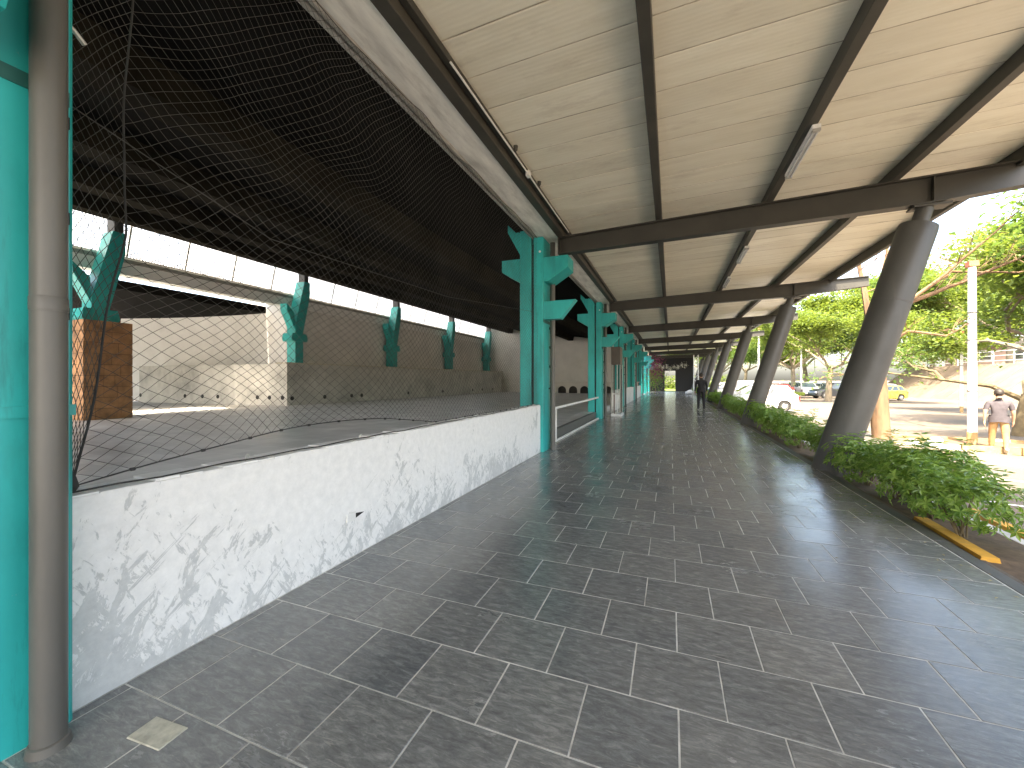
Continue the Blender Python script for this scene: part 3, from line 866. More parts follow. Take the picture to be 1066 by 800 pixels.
# ================================================================== HALL BACK SIDE
# concrete dais, L-shaped
RX, HTOP = -16.9, 2.24
da = empty('concrete_dais', (-16, 20, HZ)); tag(da, 'long grey concrete dais with a row of round holes at the back of the hall', 'dais')
def drel(mb): mb.v = [(x + 16, y - 20, z - HZ) for x, y, z in mb.v]; return mb
drel(MB().prism([(-16.45, 13.62), (-15.30, 36.3), (-17.15, 36.3), (-17.15, 13.62)], HZ, HTOP - 0.05, axis='z')).build('front_block', CONC, da)
drel(MB().prism([(-27.0, 13.20), (-16.449, 13.62), (-16.449, 14.4), (-27.0, 14.2)], HZ - 0.02, HTOP - 0.052, axis='z')).build('side_block', CONC, da)
drel(MB().prism([(-16.42, 13.58), (-15.27, 36.34), (-17.16, 36.34), (-17.16, 13.58)], HTOP - 0.05, HTOP + 0.01, axis='z')).build('cap', CONCCAP, da)
drel(MB().prism([(-15.302, HZ), (-14.75, HZ), (-15.302, HTOP + 0.1)], 36.35, 36.7)).build('end_buttress', CONC, da)
hole = MB().lathe([(0.10, 0.0), (0.10, 0.012), (0.082, 0.014), (0.080, 0.003)], (0, 0, 0), (0, 0, 1), 16, 0)
hole_me = hole.mesh('weep_hole', BLACK)
def front_x(y): return -16.45 + 1.15 * (y - 13.62) / 22.68
for px in (304, 338, 366, 376.5, 425, 461, 492, 502, 513):
    # a hole in the front face, at the height of the row
    y = 20.0
    for it in range(8):
        y = atx(px, 414, front_x(y)).y
    if y < 36: link('weep_hole', hole_me, da, (front_x(y) + 16 + 0.001, y - 20, 0.33), (0, R(90), R(-2.9)))
for px in (138, 152, 195, 212, 227, 266, 278, 291):
    x = at(px, 414, 13.45).x
    yy = 13.62 + 0.42 * (x + 16.449) / 10.55
    link('weep_hole', hole_me, da, (x + 16, yy - 20 - 0.001, 0.36), (R(90), 0, R(2.3)))
# back wall behind the dais, with the long beam and the clerestory above it
tag(MB().box(-17.55, 14.45, HZ, -17.20, 37.0, 4.98).build('hall_rear_wall', PLASTER), 'grey plaster wall behind the concrete dais and rear teal columns', 'wall')
rb = empty('clerestory_beam', (-17.4, 18, 5.0)); tag(rb, 'long pale beam below the bright clerestory sheets', 'beam')
for k in range(-1, 5):
    y0 = 7.1 + 7.25 * k - 7.25 / 2 * 0
    MB().box(-0.28, y0 - 18 + 0.006, 0.0, 0.18, min(y0 + 7.25, 37.0) - 18 - 0.006, 0.62).build('beam_segment', WHITEWALL, rb)
    MB().box(0.182, y0 - 18 + 0.006, 0.40, 0.26, min(y0 + 7.25, 37.0) - 18 - 0.006, 0.52).build('ledge', TRACK, rb)
cl = empty('clerestory', (-17.5, 18, 5.62)); tag(cl, 'bright row of translucent sheets under the hall roof', 'window')
sm = MB()
nb = 20
for i in range(nb * 2 + 1):
    yv = -0.90 + 1.80 * i / (nb * 2)
    d = 0.012 * (1 if i % 2 else -1)
    sm.v += [(-0.10 + d, yv, 0.01), (0.22 + d, yv, 1.16)]
for i in range(nb * 2):
    sm.face((2 * i, 2 * i + 2, 2 * i + 3, 2 * i + 1))
sheet_me = sm.mesh('sheet', SHEET, recalc=False)
for k in range(-3, 19):
    yc = 4.6 + 1.8125 * k + 0.9
    if yc > 36.5: break
    link('sheet', sheet_me, cl, (0, yc - 18, 0))
    MB().bar((-0.06, yc + 0.906 - 18, 0.0), (0.27, yc + 0.906 - 18, 1.17), 0.05, 0.05).build('glazing_bar', TRACK, cl)
# rear teal columns: leaning shaft with a base collar, corbel
def make_rear():
    t = empty('rear_teal_column', (0, 0, 0))
    MB().prism([(-0.22, 0.0), (0.22, 0.0), (0.22, 1.45), (0.62, 3.30), (0.62, 3.95), (0.30, 3.95), (-0.22, 1.75)], -0.27, 0.27, axis='x').build('shaft', TEAL, t)
    MB().prism([(-0.40, 1.02), (0.40, 1.02), (0.46, 1.12), (0.40, 1.40), (-0.40, 1.40), (-0.46, 1.12)], -0.31, 0.31, axis='x').build('collar', TEAL, t)
    MB().prism([(-0.224, 1.6), (-0.224, 2.35), (-0.62, 2.75), (-0.62, 2.45), (-0.40, 2.0)], -0.22, 0.22, axis='x').build('corbel', TEAL, t)
    MB().box(-0.20, 0.36, 3.952, 0.20, 0.60, 4.40).build('roof_post', DARKGREY, t)
    return t
rear = make_rear()
rlab = ['rear teal column standing on the brown stone pillar', 'rear teal column on the corner of the concrete dais', 'third rear teal column from the left, on the dais', 'fourth rear teal column from the left, on the dais', 'rightmost rear teal column, by the white end wall']
for k in range(5):
    o = rear if k == 0 else copy_tree(rear)
    o.location = (-16.80, 7.1 + 7.25 * k, HTOP + (0.012 if k else 0.0))
    tag(o, rlab[k], 'column', 'rear teal columns of the hall')
# brown stone pillar made of coursed blocks
PTOP = 3.24
pl = empty('stone_pillar', (-16.55, 7.05, HZ)); tag(pl, 'square pillar clad in brown stone under the leftmost rear teal column', 'pillar')
MB().box(-0.56, -0.56, 0, 0.56, 0.56, PTOP - HZ - 0.03).build('core', MORTAR, pl)
prng = random.Random(11)
nc = 9
ch = (PTOP - HZ - 0.01) / nc
for c in range(nc):
    for side in range(4):
        cuts = [-0.585, prng.uniform(-0.3, -0.05), prng.uniform(0.1, 0.32), 0.585]
        for a, b_ in zip(cuts, cuts[1:]):
            th = prng.uniform(0.018, 0.03)
            mb = MB().bbox(a + 0.004, 0.562, c * ch + 0.005, b_ - 0.004, 0.562 + th, (c + 1) * ch - 0.005, 0.006)
            ob = mb.build('stone', BRICKC, pl)
            ob.rotation_euler = (0, 0, side * math.pi / 2)
# curved white building and dark canopy seen through the open bays
cw = MB()
arc = []
for i in range(25):
    tt = i / 24
    arc.append((-17.6 - 12.0 * tt, 15.2 - 1.6 * tt + 2.6 * tt * (1 - tt)))
for i, (x, y) in enumerate(arc):
    cw.v += [(x, y, HZ), (x, y, 5.58), (x, y + 0.3, 5.58), (x, y + 0.3, HZ)]
for i in range(24):
    for k in range(3):
        cw.face((4 * i + k, 4 * i + k + 1, 4 * i + 4 + k + 1, 4 * i + 4 + k))
tag(cw.build('curved_white_wall', WHITEWALL, smooth=True), 'curved white wall behind the dais seen through the net at left', 'wall')
oc = empty('courtyard_roof', (-27, 6, 4.98)); tag(oc, 'dark flat roof beyond the rear teal columns at far left', 'roof')
MB().box(-9, -17, 0, 7.0, 10.5, 0.35).build('slab', DARKCEIL, oc)
MB().box(7.003, 2.2, 0.63, 9.315, 10.5, 0.90).build('slab', DARKCEIL, oc)  # hidden slab added to keep direct sun off the dais
for x, y in ((-5, -8), (-5, 4.5), (2.6, -8.0)):
    MB().tube([(x, y, -5.0), (x, y, 0)], 0.14, 12).build('post', WPAINT, oc, smooth=True)
# low scalloped counter on the far side of the hall
sc = empty('scalloped_counter', (-6.5, 35.6, HZ)); tag(sc, 'low white counter with scalloped arches against the end wall', 'counter')
pts = [(-4.0, 0.95), (-4.0, 0.0)]
for a in range(8):
    x0 = -4.0 + a; 
    pts += [(x0 + 0.12, 0.0)] + [(x0 + 0.5 - 0.38 * math.cos(math.pi * i / 8), 0.28 + 0.36 * math.sin(math.pi * i / 8)) for i in range(9)] + [(x0 + 0.88, 0.0)]
pts += [(4.0, 0.0), (4.0, 0.95)]
MB().prism(pts, -0.4, -0.28).build('arched_front', PLASTER, sc)
MB().box(-4.05, -0.46, 0.952, 4.05, 0.5, 1.02).build('counter_top', PLASTER, sc)
MB().box(-4.0, 0.2, 0, 4.0, 0.4, 0.95).build('back_panel', DARKGREY, sc)

# ================================================================== NET over the low wall
nt = empty('safety_net', (-2.50, 4.3, 0.95)); tag(nt, 'grey knotted safety net hung between the two nearest teal columns', 'net')
NY0, NY1, NZ0, NZ1 = COLY[0] + 0.27, COLY[1] - 0.24, 0.95, 4.30
NSQ, NMAIN = 12, 172           # squeezed columns beside the near post, then the open part
NC, NR = NSQ + NMAIN, 98
ROPE_Y = NY0 + 0.27
def net_pt(c, r):
    t = r / NR
    # the near edge rope runs straight down, then is drawn into the corner over the low wall
    pull = max(0.0, 1 - t / 0.36)
    ry = NY0 + (ROPE_Y - NY0) * (1 - pull) + 0.02 * pull
    if c <= NSQ:
        y = NY0 + (ry - NY0) * c / NSQ
        s = 0.0
    else:
        s = (c - NSQ) / NMAIN
        s2 = s ** (1.0 - 0.10 * (1 - t))
        y = ry + (NY1 - ry) * s2
    e = min(1.0, (y - NY0) / 0.5, (NY1 - y) / 0.5)
    lift = 0.015 + (0.15 * math.sin(math.pi * (y - NY0) / 3.0) if 0 < y - NY0 < 3.0 else 0.0)
    z0 = NZ0 + lift
    tz = t
    z = z0 + (NZ1 - z0) * tz
    # slack: bellies towards the hall and droops
    belly = math.sin(math.pi * tz) * max(0.0, e)
    x = -2.50 - 0.16 * belly * (0.7 + 0.5 * math.sin(1.3 * y + 0.7)) - 0.05 * mnoise.noise(Vector((y * 1.1, z * 1.3, 3.1))) * (1 if e > 0 else 0)
    z += (-0.10 * belly * math.sin(math.pi * min(1, max(0, s)) ) + 0.060 * mnoise.noise(Vector((y * 1.7, z * 1.9, 9.0)))) * (0 if r in (0,) else 1)
    y += 0.075 * mnoise.noise(Vector((y * 1.5, z * 1.6, 5.0))) * max(0.0, e)
    return Vector((x + 2.50, y - 4.3, z - 0.95))
grid = {}
for c in range(NC + 1):
    for r in range(NR + 1):
        if (c + r) % 2 == 0:
            grid[c, r] = net_pt(c, r)
netm = MB()
for dr in (1, -1):
    starts = [(c, 0 if dr == 1 else NR) for c in range(0, NC + 1)] + [(0, r) for r in range(1, NR)]
    for (c, r) in starts:
        if (c, r) not in grid: continue
        pts = []
        while (c, r) in grid:
            pts.append(grid[c, r]); c += 1; r += dr
        if len(pts) > 1:
            netm.tube(pts, 0.0015, 3, cap=False)
tag(netm.build('mesh', NETM, nt, smooth=True, recalc=False), 'knotted mesh of the net', kind='stuff')
hem = [grid[c, 0] for c in range(0, NC + 1) if (c, 0) in grid]
MB().tube([p + Vector((0, 0, 0.001)) for p in hem], 0.004, 5).build('hem_rope', ROPE, nt, smooth=True)
MB().tube([net_pt(NSQ, r) for r in range(NR, -1, -1)], 0.005, 5).build('edge_rope', ROPE, nt, smooth=True)
top = [grid[c, NR] for c in range(0, NC + 1) if (c, NR) in grid]
MB().tube(top, 0.004, 5).build('head_rope', ROPE, nt, smooth=True)
MB().tube([(-0.03, NY0 - 4.3, 1.75), (-0.2, -2.2, 1.52), (-0.3, 0.5, 1.62), (-0.1, NY1 - 4.3, 1.88)], 0.003, 5).build('stay_wire', NETM, nt)
kn = MB()
knm = MB().bbox(-0.008, -0.012, -0.008, 0.008, 0.012, 0.008, 0.004).mesh('knot', ROPE)
for i in range(2, len(hem) - 2, 3): link('knot', knm, nt, hem[i])
MB().lathe([(0.018, 0), (0.03, 0.02), (0.02, 0.06), (0.008, 0.09)], (0.0, NY0 - 4.3 + 0.02, 0.0), (0, 0, 1), 8).build('corner_knot', ROPE, nt)
# black line lying along the wall crest, and the eye hooks that hold the net
tag(MB().tube([(-2.46 + 0.01 * math.sin(i), NY0 + (NY1 - NY0) * i / 40, 0.952 + 0.004 * math.sin(i * 2.1)) for i in range(41)], 0.0045, 6).build('crest_line', ROPE), 'thin black cord lying along the top of the flaking wall', 'cord')
hk = MB()
hk.tube([(0, 0, 0), (0, 0, 0.028), (0, 0.012, 0.040), (0, 0.024, 0.028), (0, 0.016, 0.018)], 0.004, 6)
hk_me = hk.mesh('eye_hook', STEEL, smooth=True)
for i, yy in enumerate((1.75, 2.75, 3.8, 5.0, 6.3)):
    o = link('eye_hook', hk_me, None, (-2.47, yy, 0.944))
    tag(o, '%s small steel eye hook along the wall top from the left' % ORD[i], 'hook', 'net hooks on the wall top')

# ================================================================== RAILING AND ENTRY BOOTH
rl = empty('white_railing', (-2.50, 12.2, 0)); tag(rl, 'white tube railing across the opening after the corbelled teal column', 'railing')
MB().bbox(-0.03, -3.05, 0.76, 0.03, 4.25, 0.82, 0.01).build('top_rail', WPAINT, rl)
MB().bbox(-0.03, -3.05, 0.003, 0.03, 4.25, 0.045, 0.01).build('bottom_rail', WPAINT, rl)
for y in (-3.02, 3.15, 4.0):
    MB().bbox(-0.028, y - 0.028, 0.046, 0.028, y + 0.028, 0.759, 0.008).build('post', WPAINT, rl)
tag(MB().bbox(WALL_X - 0.24, COLY[1] + 0.26, 0.0, WALL_X - 0.13, COLY[2] - 0.26, HZ + 0.004, 0.01).build('step_riser', KERB), 'low grey step behind the white railing', 'step')
bo = empty('entry_booth', (-2.02, 16.75, 0)); tag(bo, 'narrow glazed metal booth with a brown top box and white plinth by the third column', 'booth')
MB().bbox(-0.30, -0.45, 0.0, 0.36, 0.55, 0.10, 0.012).build('plinth', WPAINT, bo)
MB().bbox(-0.28, -0.43, 2.05, 0.30, 0.50, 2.75, 0.012).build('top_box', simple('booth_brown', (0.10, 0.082, 0.070), 0.5), bo)
for x in (-0.26, 0.28):
    for y in (-0.41, 0.48):
        MB().bbox(x - 0.025, y - 0.025, 0.101, x + 0.025, y + 0.025, 2.049, 0.005).build('post', ALU, bo)
for x in (-0.08, 0.10):
    MB().bbox(x - 0.022, -0.43, 0.101, x + 0.022, -0.39, 2.049, 0.005).build('mullion', simple('maroon_metal', (0.10, 0.03, 0.03), 0.45) if x < 0 else WPAINT, bo)
MB().bbox(-0.26, -0.43, 0.86, 0.28, -0.385, 0.92, 0.005).build('mid_rail', WPAINT, bo)
gp = MATS.get('booth_glass')
def clear_glass():
    m, n, l, b = new_mat('booth_glass')
    tp = n.new('ShaderNodeBsdfTransparent'); gl = n.new('ShaderNodeBsdfGlossy'); gl.inputs['Roughness'].default_value = 0.03
    tp.inputs['Color'].default_value = (0.82, 0.86, 0.85, 1)
    fr = n.new('ShaderNodeFresnel'); fr.inputs['IOR'].default_value = 1.5
    mx = n.new('ShaderNodeMixShader'); l.new(fr.outputs[0], mx.inputs['Fac']); l.new(tp.outputs[0], mx.inputs[1]); l.new(gl.outputs[0], mx.inputs[2])
    l.new(mx.outputs[0], n['Material Output'].inputs['Surface'])
    return m
CG = clear_glass()
MB().box(0.275, -0.38, 0.11, 0.281, 0.45, 2.04).build('pane', CG, bo)
MB().box(-0.23, -0.412, 0.93, 0.25, -0.406, 2.04).build('pane', CG, bo)
bo.scale = (0.62, 0.8, 1.0)
# white lattice tower near the far end
lt = empty('lattice_tower', (2.35, 44.0, 0)); tag(lt, 'white lattice truss post near the far end of the walkway', 'truss')
for sx in (-0.2, 0.2):
    for sy in (-0.2, 0.2):
        MB().tube([(sx, sy, 0.05), (sx, sy, 3.9)], 0.035, 8).build('chord', WPAINT, lt)
for i in range(8):
    z0, z1 = 0.1 + i * 0.47, 0.1 + (i + 1) * 0.47
    s = 1 if i % 2 else -1
    MB().tube([(-0.2 * s, -0.2, z0), (0.2 * s, -0.2, z1)], 0.022, 6).build('brace', WPAINT, lt)
    MB().tube([(-0.2, 0.2 * s, z0), (-0.2, -0.2 * s, z1)], 0.022, 6).build('brace', WPAINT, lt)
MB().bbox(-0.55, -0.5, 0, 0.5, 0.5, 0.06, 0.01).build('base_plate', WPAINT, lt)
for i, (dx, r_) in enumerate(((-0.55, 0.30), (-0.75, 0.22))):
    mb = MB()
    bm = bmesh.new(); bmesh.ops.create_icosphere(bm, subdivisions=2, radius=r_)
    for v in bm.verts:
        v.co *= 1 + 0.25 * mnoise.noise(v.co * 5 + Vector((i * 3, 0, 0)))
        v.co.z *= 0.8
    mb.from_bm(bm)
    o = mb.build('white_sack', WPAINT, None, smooth=True, loc=(2.35 + dx, 43.7 + 0.3 * i, r_ * 0.72))
    tag(o, ['larger white sack heaped at the foot of the lattice post', 'smaller white sack left of the larger one by the lattice post'][i], 'sack')

# ================================================================== FOLIAGE BUILDERS
def leaflet(mb, base, d, up, L, W):
    d = d.normalized(); sdv = d.cross(up)
    if sdv.length < 1e-4: sdv = Vector((1, 0, 0))
    sdv.normalize(); nrm = sdv.cross(d)
    m = base + d * L * 0.5 + nrm * L * 0.05
    tip = base + d * L - nrm * L * 0.10
    mb.add([base, m + sdv * W / 2, tip, m - sdv * W / 2], [(0, 1, 2), (0, 2, 3)])
def shrub_mesh(seed, rx, ry, h, n):
    rg = random.Random(seed)
    mb = MB()
    lobes = [(rg.uniform(-rx * .5, rx * .5), rg.uniform(-ry * .55, ry * .55), rg.uniform(h * .45, h * .72), rg.uniform(.55, .8)) for _ in range(6)]
    for i in range(n):
        lx, ly, lz, lr = rg.choice(lobes)
        v = Vector((rg.gauss(0, 1), rg.gauss(0, 1), rg.gauss(0.35, 0.9))).normalized()
        rad = rg.uniform(0.6, 1.0) ** 0.5
        p = Vector((lx + v.x * rx * lr * rad, ly + v.y * ry * lr * rad, lz + v.z * h * 0.42 * rad))
        if p.z < 0.05: p.z = rg.uniform(0.05, 0.2)
        ax = (v + Vector((0, 0, 0.7)) + Vector((rg.uniform(-.3, .3), rg.uniform(-.3, .3), 0))).normalized()
        a = ax.orthogonal().normalized(); b_ = ax.cross(a)
        k = rg.randint(6, 8); ph = rg.uniform(0, 6)
        L = rg.uniform(0.065, 0.11)
        for j in range(k):
            an = ph + 2 * math.pi * j / k
            d = (a * math.cos(an) + b_ * math.sin(an)) * 1.0 + ax * rg.uniform(-0.1, 0.35)
            leaflet(mb, p, d, ax, L * rg.uniform(.8, 1.1), L * 0.34)
    # taller loose shoots
    for i in range(7):
        x, y_ = rg.uniform(-rx * .8, rx * .8), rg.uniform(-ry * .8, ry * .8)
        top = h * rg.uniform(1.0, 1.28)
        for q in range(5):
            p = Vector((x + rg.gauss(0, .03), y_ + rg.gauss(0, .03), top - q * .06)); ph = rg.uniform(0, 6)
            for j in range(7):
                an = ph + 6.283 * j / 7
                leaflet(mb, p, Vector((math.cos(an), math.sin(an), rg.uniform(0, .5))), Vector((0, 0, 1)), rg.uniform(.07, .11), .03)
    return mb
def shrub_stems(seed, rx, ry, h):
    rg = random.Random(seed)
    mb = MB()
    for i in range(9):
        a = rg.uniform(0, 6.28); r_ = rg.uniform(0.2, 0.9)
        mb.tube([(rg.uniform(-.06, .06), rg.uniform(-.06, .06), -0.05), (math.cos(a) * rx * r_ * .5, math.sin(a) * ry * r_ * .5, h * .4), (math.cos(a) * rx * r_, math.sin(a) * ry * r_, h * .85)], [0.012, 0.009, 0.005], 5)
    return mb
shr_me = [(shrub_mesh(s, 0.52, 0.60, 0.76, 300).mesh('foliage', SHRUBL, recalc=False), shrub_stems(s, .4, .5, .6).mesh('stems', TWIG)) for s in (1, 2, 3, 4)]
def branch_tree(seed, trunk_h, trunk_r, spread, levels, leaf_n, leaf_s, flat=0.45, lean=(0, 0), nl=5, gap=0.0, pad=1.3):
    """tapered trunk with forking limbs; leaf pads at the tips"""
    rg = random.Random(seed)
    wood, leaf = MB(), MB()
    tips = []
    top = Vector((lean[0], lean[1], trunk_h))
    wood.tube([(0, 0, -0.2), (lean[0] * .2, lean[1] * .2, trunk_h * .35), top], [trunk_r * 1.25, trunk_r, trunk_r * .8], 10)
    def grow(p, d, L, r_, lv):
        mid = p + d * L * .5 + Vector((rg.gauss(0, .06), rg.gauss(0, .06), rg.gauss(0.02, .05))) * L
        q = p + d * L + Vector((0, 0, -0.02 * L))
        wood.tube([p, mid, q], [r_, r_ * .8, r_ * .58], 6 if lv < 2 else 4, cap=False)
        if lv >= 1: tips.append((mid, lv))
        if lv >= levels:
            tips.append((q, lv)); return
        for i in range(rg.choice((2, 3, 3))):
            nd = (d + Vector((rg.uniform(-1, 1), rg.uniform(-1, 1), rg.uniform(-.35, .45))) * .75).normalized()
            grow(q, nd, L * rg.uniform(.62, .85), r_ * .58, lv + 1)
    for i in range(nl):
        a = 2 * math.pi * (i + rg.uniform(-.3, .3)) / nl
        d = Vector((math.cos(a), math.sin(a), rg.uniform(.35, .9))).normalized()
        grow(top - Vector((0, 0, rg.uniform(0, .25) * trunk_h)), d, spread * rg.uniform(.38, .52), trunk_r * .55, 0)
    if leaf_n:
        per = max(1, leaf_n // len(tips))
        for p, lv in tips:
            if rg.random() < gap: continue
            R_ = pad * rg.uniform(.7, 1.2)
            for i in range(per):
                v = Vector((rg.gauss(0, .5), rg.gauss(0, .5), rg.gauss(0, .5) * flat)) * R_
                L = leaf_s * rg.uniform(.6, 1.3)
                d = Vector((rg.uniform(-1, 1), rg.uniform(-1, 1), rg.uniform(-.6, .35)))
                leaflet(leaf, p + v, d, Vector((rg.uniform(-.4, .4), rg.uniform(-.4, .4), 1)), L, L * .6)
    return wood, leaf
def put_tree(name, label, meshes, loc, rz=0, s=1.0, group=None):
    t = empty(name, loc, rz); t.scale = (s, s, s)
    tag(t, label, 'tree', group)
    link('trunk', meshes[0], t)
    if meshes[1] is not None: link('crown', meshes[1], t)
    return t

# ---- planting strip beside the walkway
tag(MB().box(TX1 + 0.125, 4.25, -0.30, 3.02, END_Y - 1, -0.07).build('planting_bed', SOIL), kind='structure')
kb = empty('planter_kerb', (2.62, 20, -0.2)); tag(kb, 'pale concrete kerb along the outer edge of the planting strip', 'kerb')
km = MB().bbox(3.03 - 2.62, 0, -0.08, 3.17 - 2.62, 1.99, 0.12, 0.02).mesh('kerb_stone', CONC)
for k in range(22):
    link('kerb_stone', km, kb, (0, 4.3 - 20 + 2.0 * k, 0))
ws = MB()
bm = bmesh.new()
prof = [(-0.08, 0), (0.08, 0), (0.055, 0.11), (-0.055, 0.11)]
ws.add([(x, -0.55, z) for x, z in prof] + [(x * .96, 0.55, z * .96) for x, z in prof] , [(0, 1, 2, 3), (7, 6, 5, 4), (0, 4, 5, 1), (1, 5, 6, 2), (2, 6, 7, 3), (3, 7, 4, 0)])
ws_me = ws.mesh('wheel_stop', YEL)
bm.free()
for k, (x, y, rz, lb) in enumerate(((2.50, 5.14, -2, 'yellow wheel stop at the near end of the shrub hedge, touching the walkway'), (3.34, 6.0, -3, 'chipped yellow wheel stop right of the shrub hedge on the car park'),
                                    (3.45, 11.2, 2, 'yellow wheel stop half hidden behind the nearest leaning column'))):
    o = link('wheel_stop', ws_me, None, (x, y, ground_z(x) if x > 2.6 else -0.14), (0, 0, R(rz)))
    tag(o, lb, 'wheel stop', 'yellow wheel stops')
rg = random.Random(21)
sh_y = []
y = 5.20
while y < 47:
    sh_y.append(y)
    y += rg.uniform(0.62, 0.80) if y < 9.2 else rg.uniform(0.78, 0.95)
    if 9.55 < y < 10.4: y = 10.75
n2 = 0
for i, y in enumerate(sh_y):
    fo, stm = shr_me[i % 4]
    s = rg.uniform(0.70, 1.0)
    t = empty('hedge_shrub', (2.70 + rg.uniform(-.06, .06), y, -0.07), rg.uniform(-0.5, 0.5))
    if abs((y - COL0) % PITCH - 0.1) < 0.55 or (y - COL0) % PITCH > PITCH - 0.3: s = 0.62; t.location.x = 2.86
    if i == 0: t.location.x = 2.60; s = 0.78
    t.scale = (s * (0.92 if y > 10 else 1.0), s, s)
    link('foliage', fo, t); link('stems', stm, t)
    if i == 0: lb = 'loose leafy shrub at the near end of the hedge beside the yellow wheel stop'
    elif y < 9.6: lb = 'dark green leafy shrub, %s from the near end of the hedge' % ORD[min(i, 11)]
    elif y < 18: n2 += 1; lb = '%s green shrub of the hedge past the nearest leaning column' % ORD[n2 - 1]
    else: lb = 'small distant shrub of the hedge beyond the second leaning column'
    tag(t, lb, 'shrub', 'shrubs of the near clump' if y < 9.6 else ('shrubs of the second clump' if y < 18 else 'shrubs of the far hedge'))

# ---- painted bay lines
for k in range(14):
    y = 5.30 + 2.42 * k
    mb = MB()
    xs_ = [3.35 + 0.45 * i for i in range(11)]
    for x in xs_:
        mb.v += [(x, y - 0.05, ground_z(x) + 0.005), (x, y + 0.05, ground_z(x) + 0.005)]
    for i in range(10):
        mb.face((2 * i, 2 * i + 2, 2 * i + 3, 2 * i + 1))
    o = mb.build('bay_line', ROADW, recalc=False)
    tag(o, 'white painted parking bay line, %s from the near end' % (ORD[k] if k < 12 else ('thirteenth' if k == 12 else 'fourteenth')), 'road marking', 'parking bay lines')

# ---- traffic island with bare tree and lamp post
OCHRE = simple('worn_ochre', (0.27, 0.18, 0.08), 0.8, var=0.3, nscale=6, dirt=(0.3, 0.25, 0.18), dirt_amt=0.6, dscale=4)
isl = empty('kerb_island', (7.6, 16.2, 0)); tag(isl, 'low dusty kerbed island round the foot of the bare tree and white pole', 'kerb')
gz = ground_z(7.6)
def ring(pts, z0, z1, name, mat, inset):
    n = len(pts); c = Vector((sum(p[0] for p in pts) / n, sum(p[1] for p in pts) / n))
    inn = [((p[0] - c.x) * inset + c.x, (p[1] - c.y) * inset + c.y) for p in pts]
    return pts, inn
ipts = []
for i in range(28):
    a = 2 * math.pi * i / 28
    ipts.append((math.copysign(abs(math.cos(a)) ** .5, math.cos(a)) * 2.6, math.copysign(abs(math.sin(a)) ** .6, math.sin(a)) * 1.0))
mb = MB()
mb.prism([(x * .95, y * .87) for x, y in ipts], gz - 0.25, gz + 0.07, axis='z')
mb.build('island_soil', DUSTSOIL, isl)
for i in range(28):
    j = (i + 1) % 28
    p, q = Vector((*ipts[i], gz + 0.03)), Vector((*ipts[j], gz + 0.03))
    MB().bar(p, q - (q - p) * 0.03, 0.14, 0.20).build('kerb_stone', OCHRE if i % 4 else CONC, isl)
rb_ = random.Random(4)
for i in range(5):
    bm = bmesh.new(); bmesh.ops.create_icosphere(bm, subdivisions=2, radius=rb_.uniform(.09, .17))
    for v in bm.verts: v.co *= 1 + .35 * mnoise.noise(v.co * 9 + Vector((i * 7, 0, 0)))
    mb = MB().from_bm(bm)
    o = mb.build('rock', CONC, None, loc=(7.0 + rb_.uniform(-.4, .5), 15.6 + rb_.uniform(-.3, .3), gz + 0.12))
    tag(o, 'pale rubble stone on the island between the bare trunk and the white pole', 'stone', 'rubble on the island')

# bare, thinly leaved tree
def limb(mb, pts, r0, r1, seg=7):
    n = len(pts)
    P = [Vector(p) for p in pts]
    out, rad = [], []
    for i in range(n - 1):
        for k in range(3):
            t = k / 3
            a, b_ = P[i], P[i + 1]
            out.append(a.lerp(b_, t) + Vector((mnoise.noise(a * 3 + Vector((k, 0, 0))), 0, mnoise.noise(b_ * 3 + Vector((k, 5, 0))))) * 0.05 * (1 if k else 0))
            rad.append(r0 + (r1 - r0) * (i + t) / (n - 1))
    out.append(P[-1]); rad.append(r1)
    mb.tube(out, rad, seg)
    return out
tb = at(917, 462, 16.3); tb.z = ground_z(tb.x) + 0.02
bw = MB()
A = lambda px, py, dy=0.0: at(px, py, 16.3 + dy) - tb
limb(bw, [(0, 0, -0.2), A(916, 430), A(914, 395), A(910, 360), A(905, 335)], 0.25, 0.17, 12)
tips = []
def sub(pts, r0, r1, n, seed, L):
    out = limb(bw, pts, r0, r1, 6)
    rg2 = random.Random(seed)
    for i in range(n):
        p = out[int(len(out) * rg2.uniform(.3, .98))]
        d = Vector((rg2.uniform(-.5, 1), rg2.uniform(-.8, .8), rg2.uniform(-.1, 1))).normalized()
        l = L * rg2.uniform(.5, 1.2)
        q = p + d * l
        bw.tube([p, p + d * l * .5 + Vector((0, 0, .06)), q], [r1 * .8, r1 * .6, r1 * .25], 4, cap=False)
        tips.append(q)
        for k in range(2):
            d2 = (d + Vector((rg2.uniform(-.7, .7), rg2.uniform(-.7, .7), rg2.uniform(-.2, .7)))).normalized()
            q2 = p + d * l * .5 + d2 * l * .6
            bw.tube([p + d * l * .5, q2], [r1 * .45, r1 * .2], 4, cap=False)
            tips.append(q2)
sub([A(905, 335), A(900, 305), A(893, 270), A(880, 225, -.5)], 0.10, 0.03, 5, 1, .9)
sub([A(905, 335), A(918, 300, .4), A(922, 270, .8), A(930, 220, 1)], 0.08, 0.03, 5, 2, .9)
sub([A(908, 345), A(940, 318, .3), A(985, 300, .6), A(1030, 282, 1.0), A(1075, 262, 1.2), A(1130, 225, 1.5)], 0.085, 0.02, 10, 3, .9)
sub([A(940, 318, .3), A(985, 285, .2), A(1020, 255, 0), A(1066, 215, -.2)], 0.06, 0.018, 10, 4, 1.0)
sub([A(912, 365), A(945, 345, -.4), A(985, 350, -.6), A(1000, 342, -.7)], 0.06, 0.018, 5, 5, .6)
sub([A(940, 318, .3), A(990, 283, 1.0), A(1060, 284, 1.8), A(1110, 270, 2)], 0.05, 0.016, 8, 6, .9)
bl = MB()
rg3 = random.Random(8)
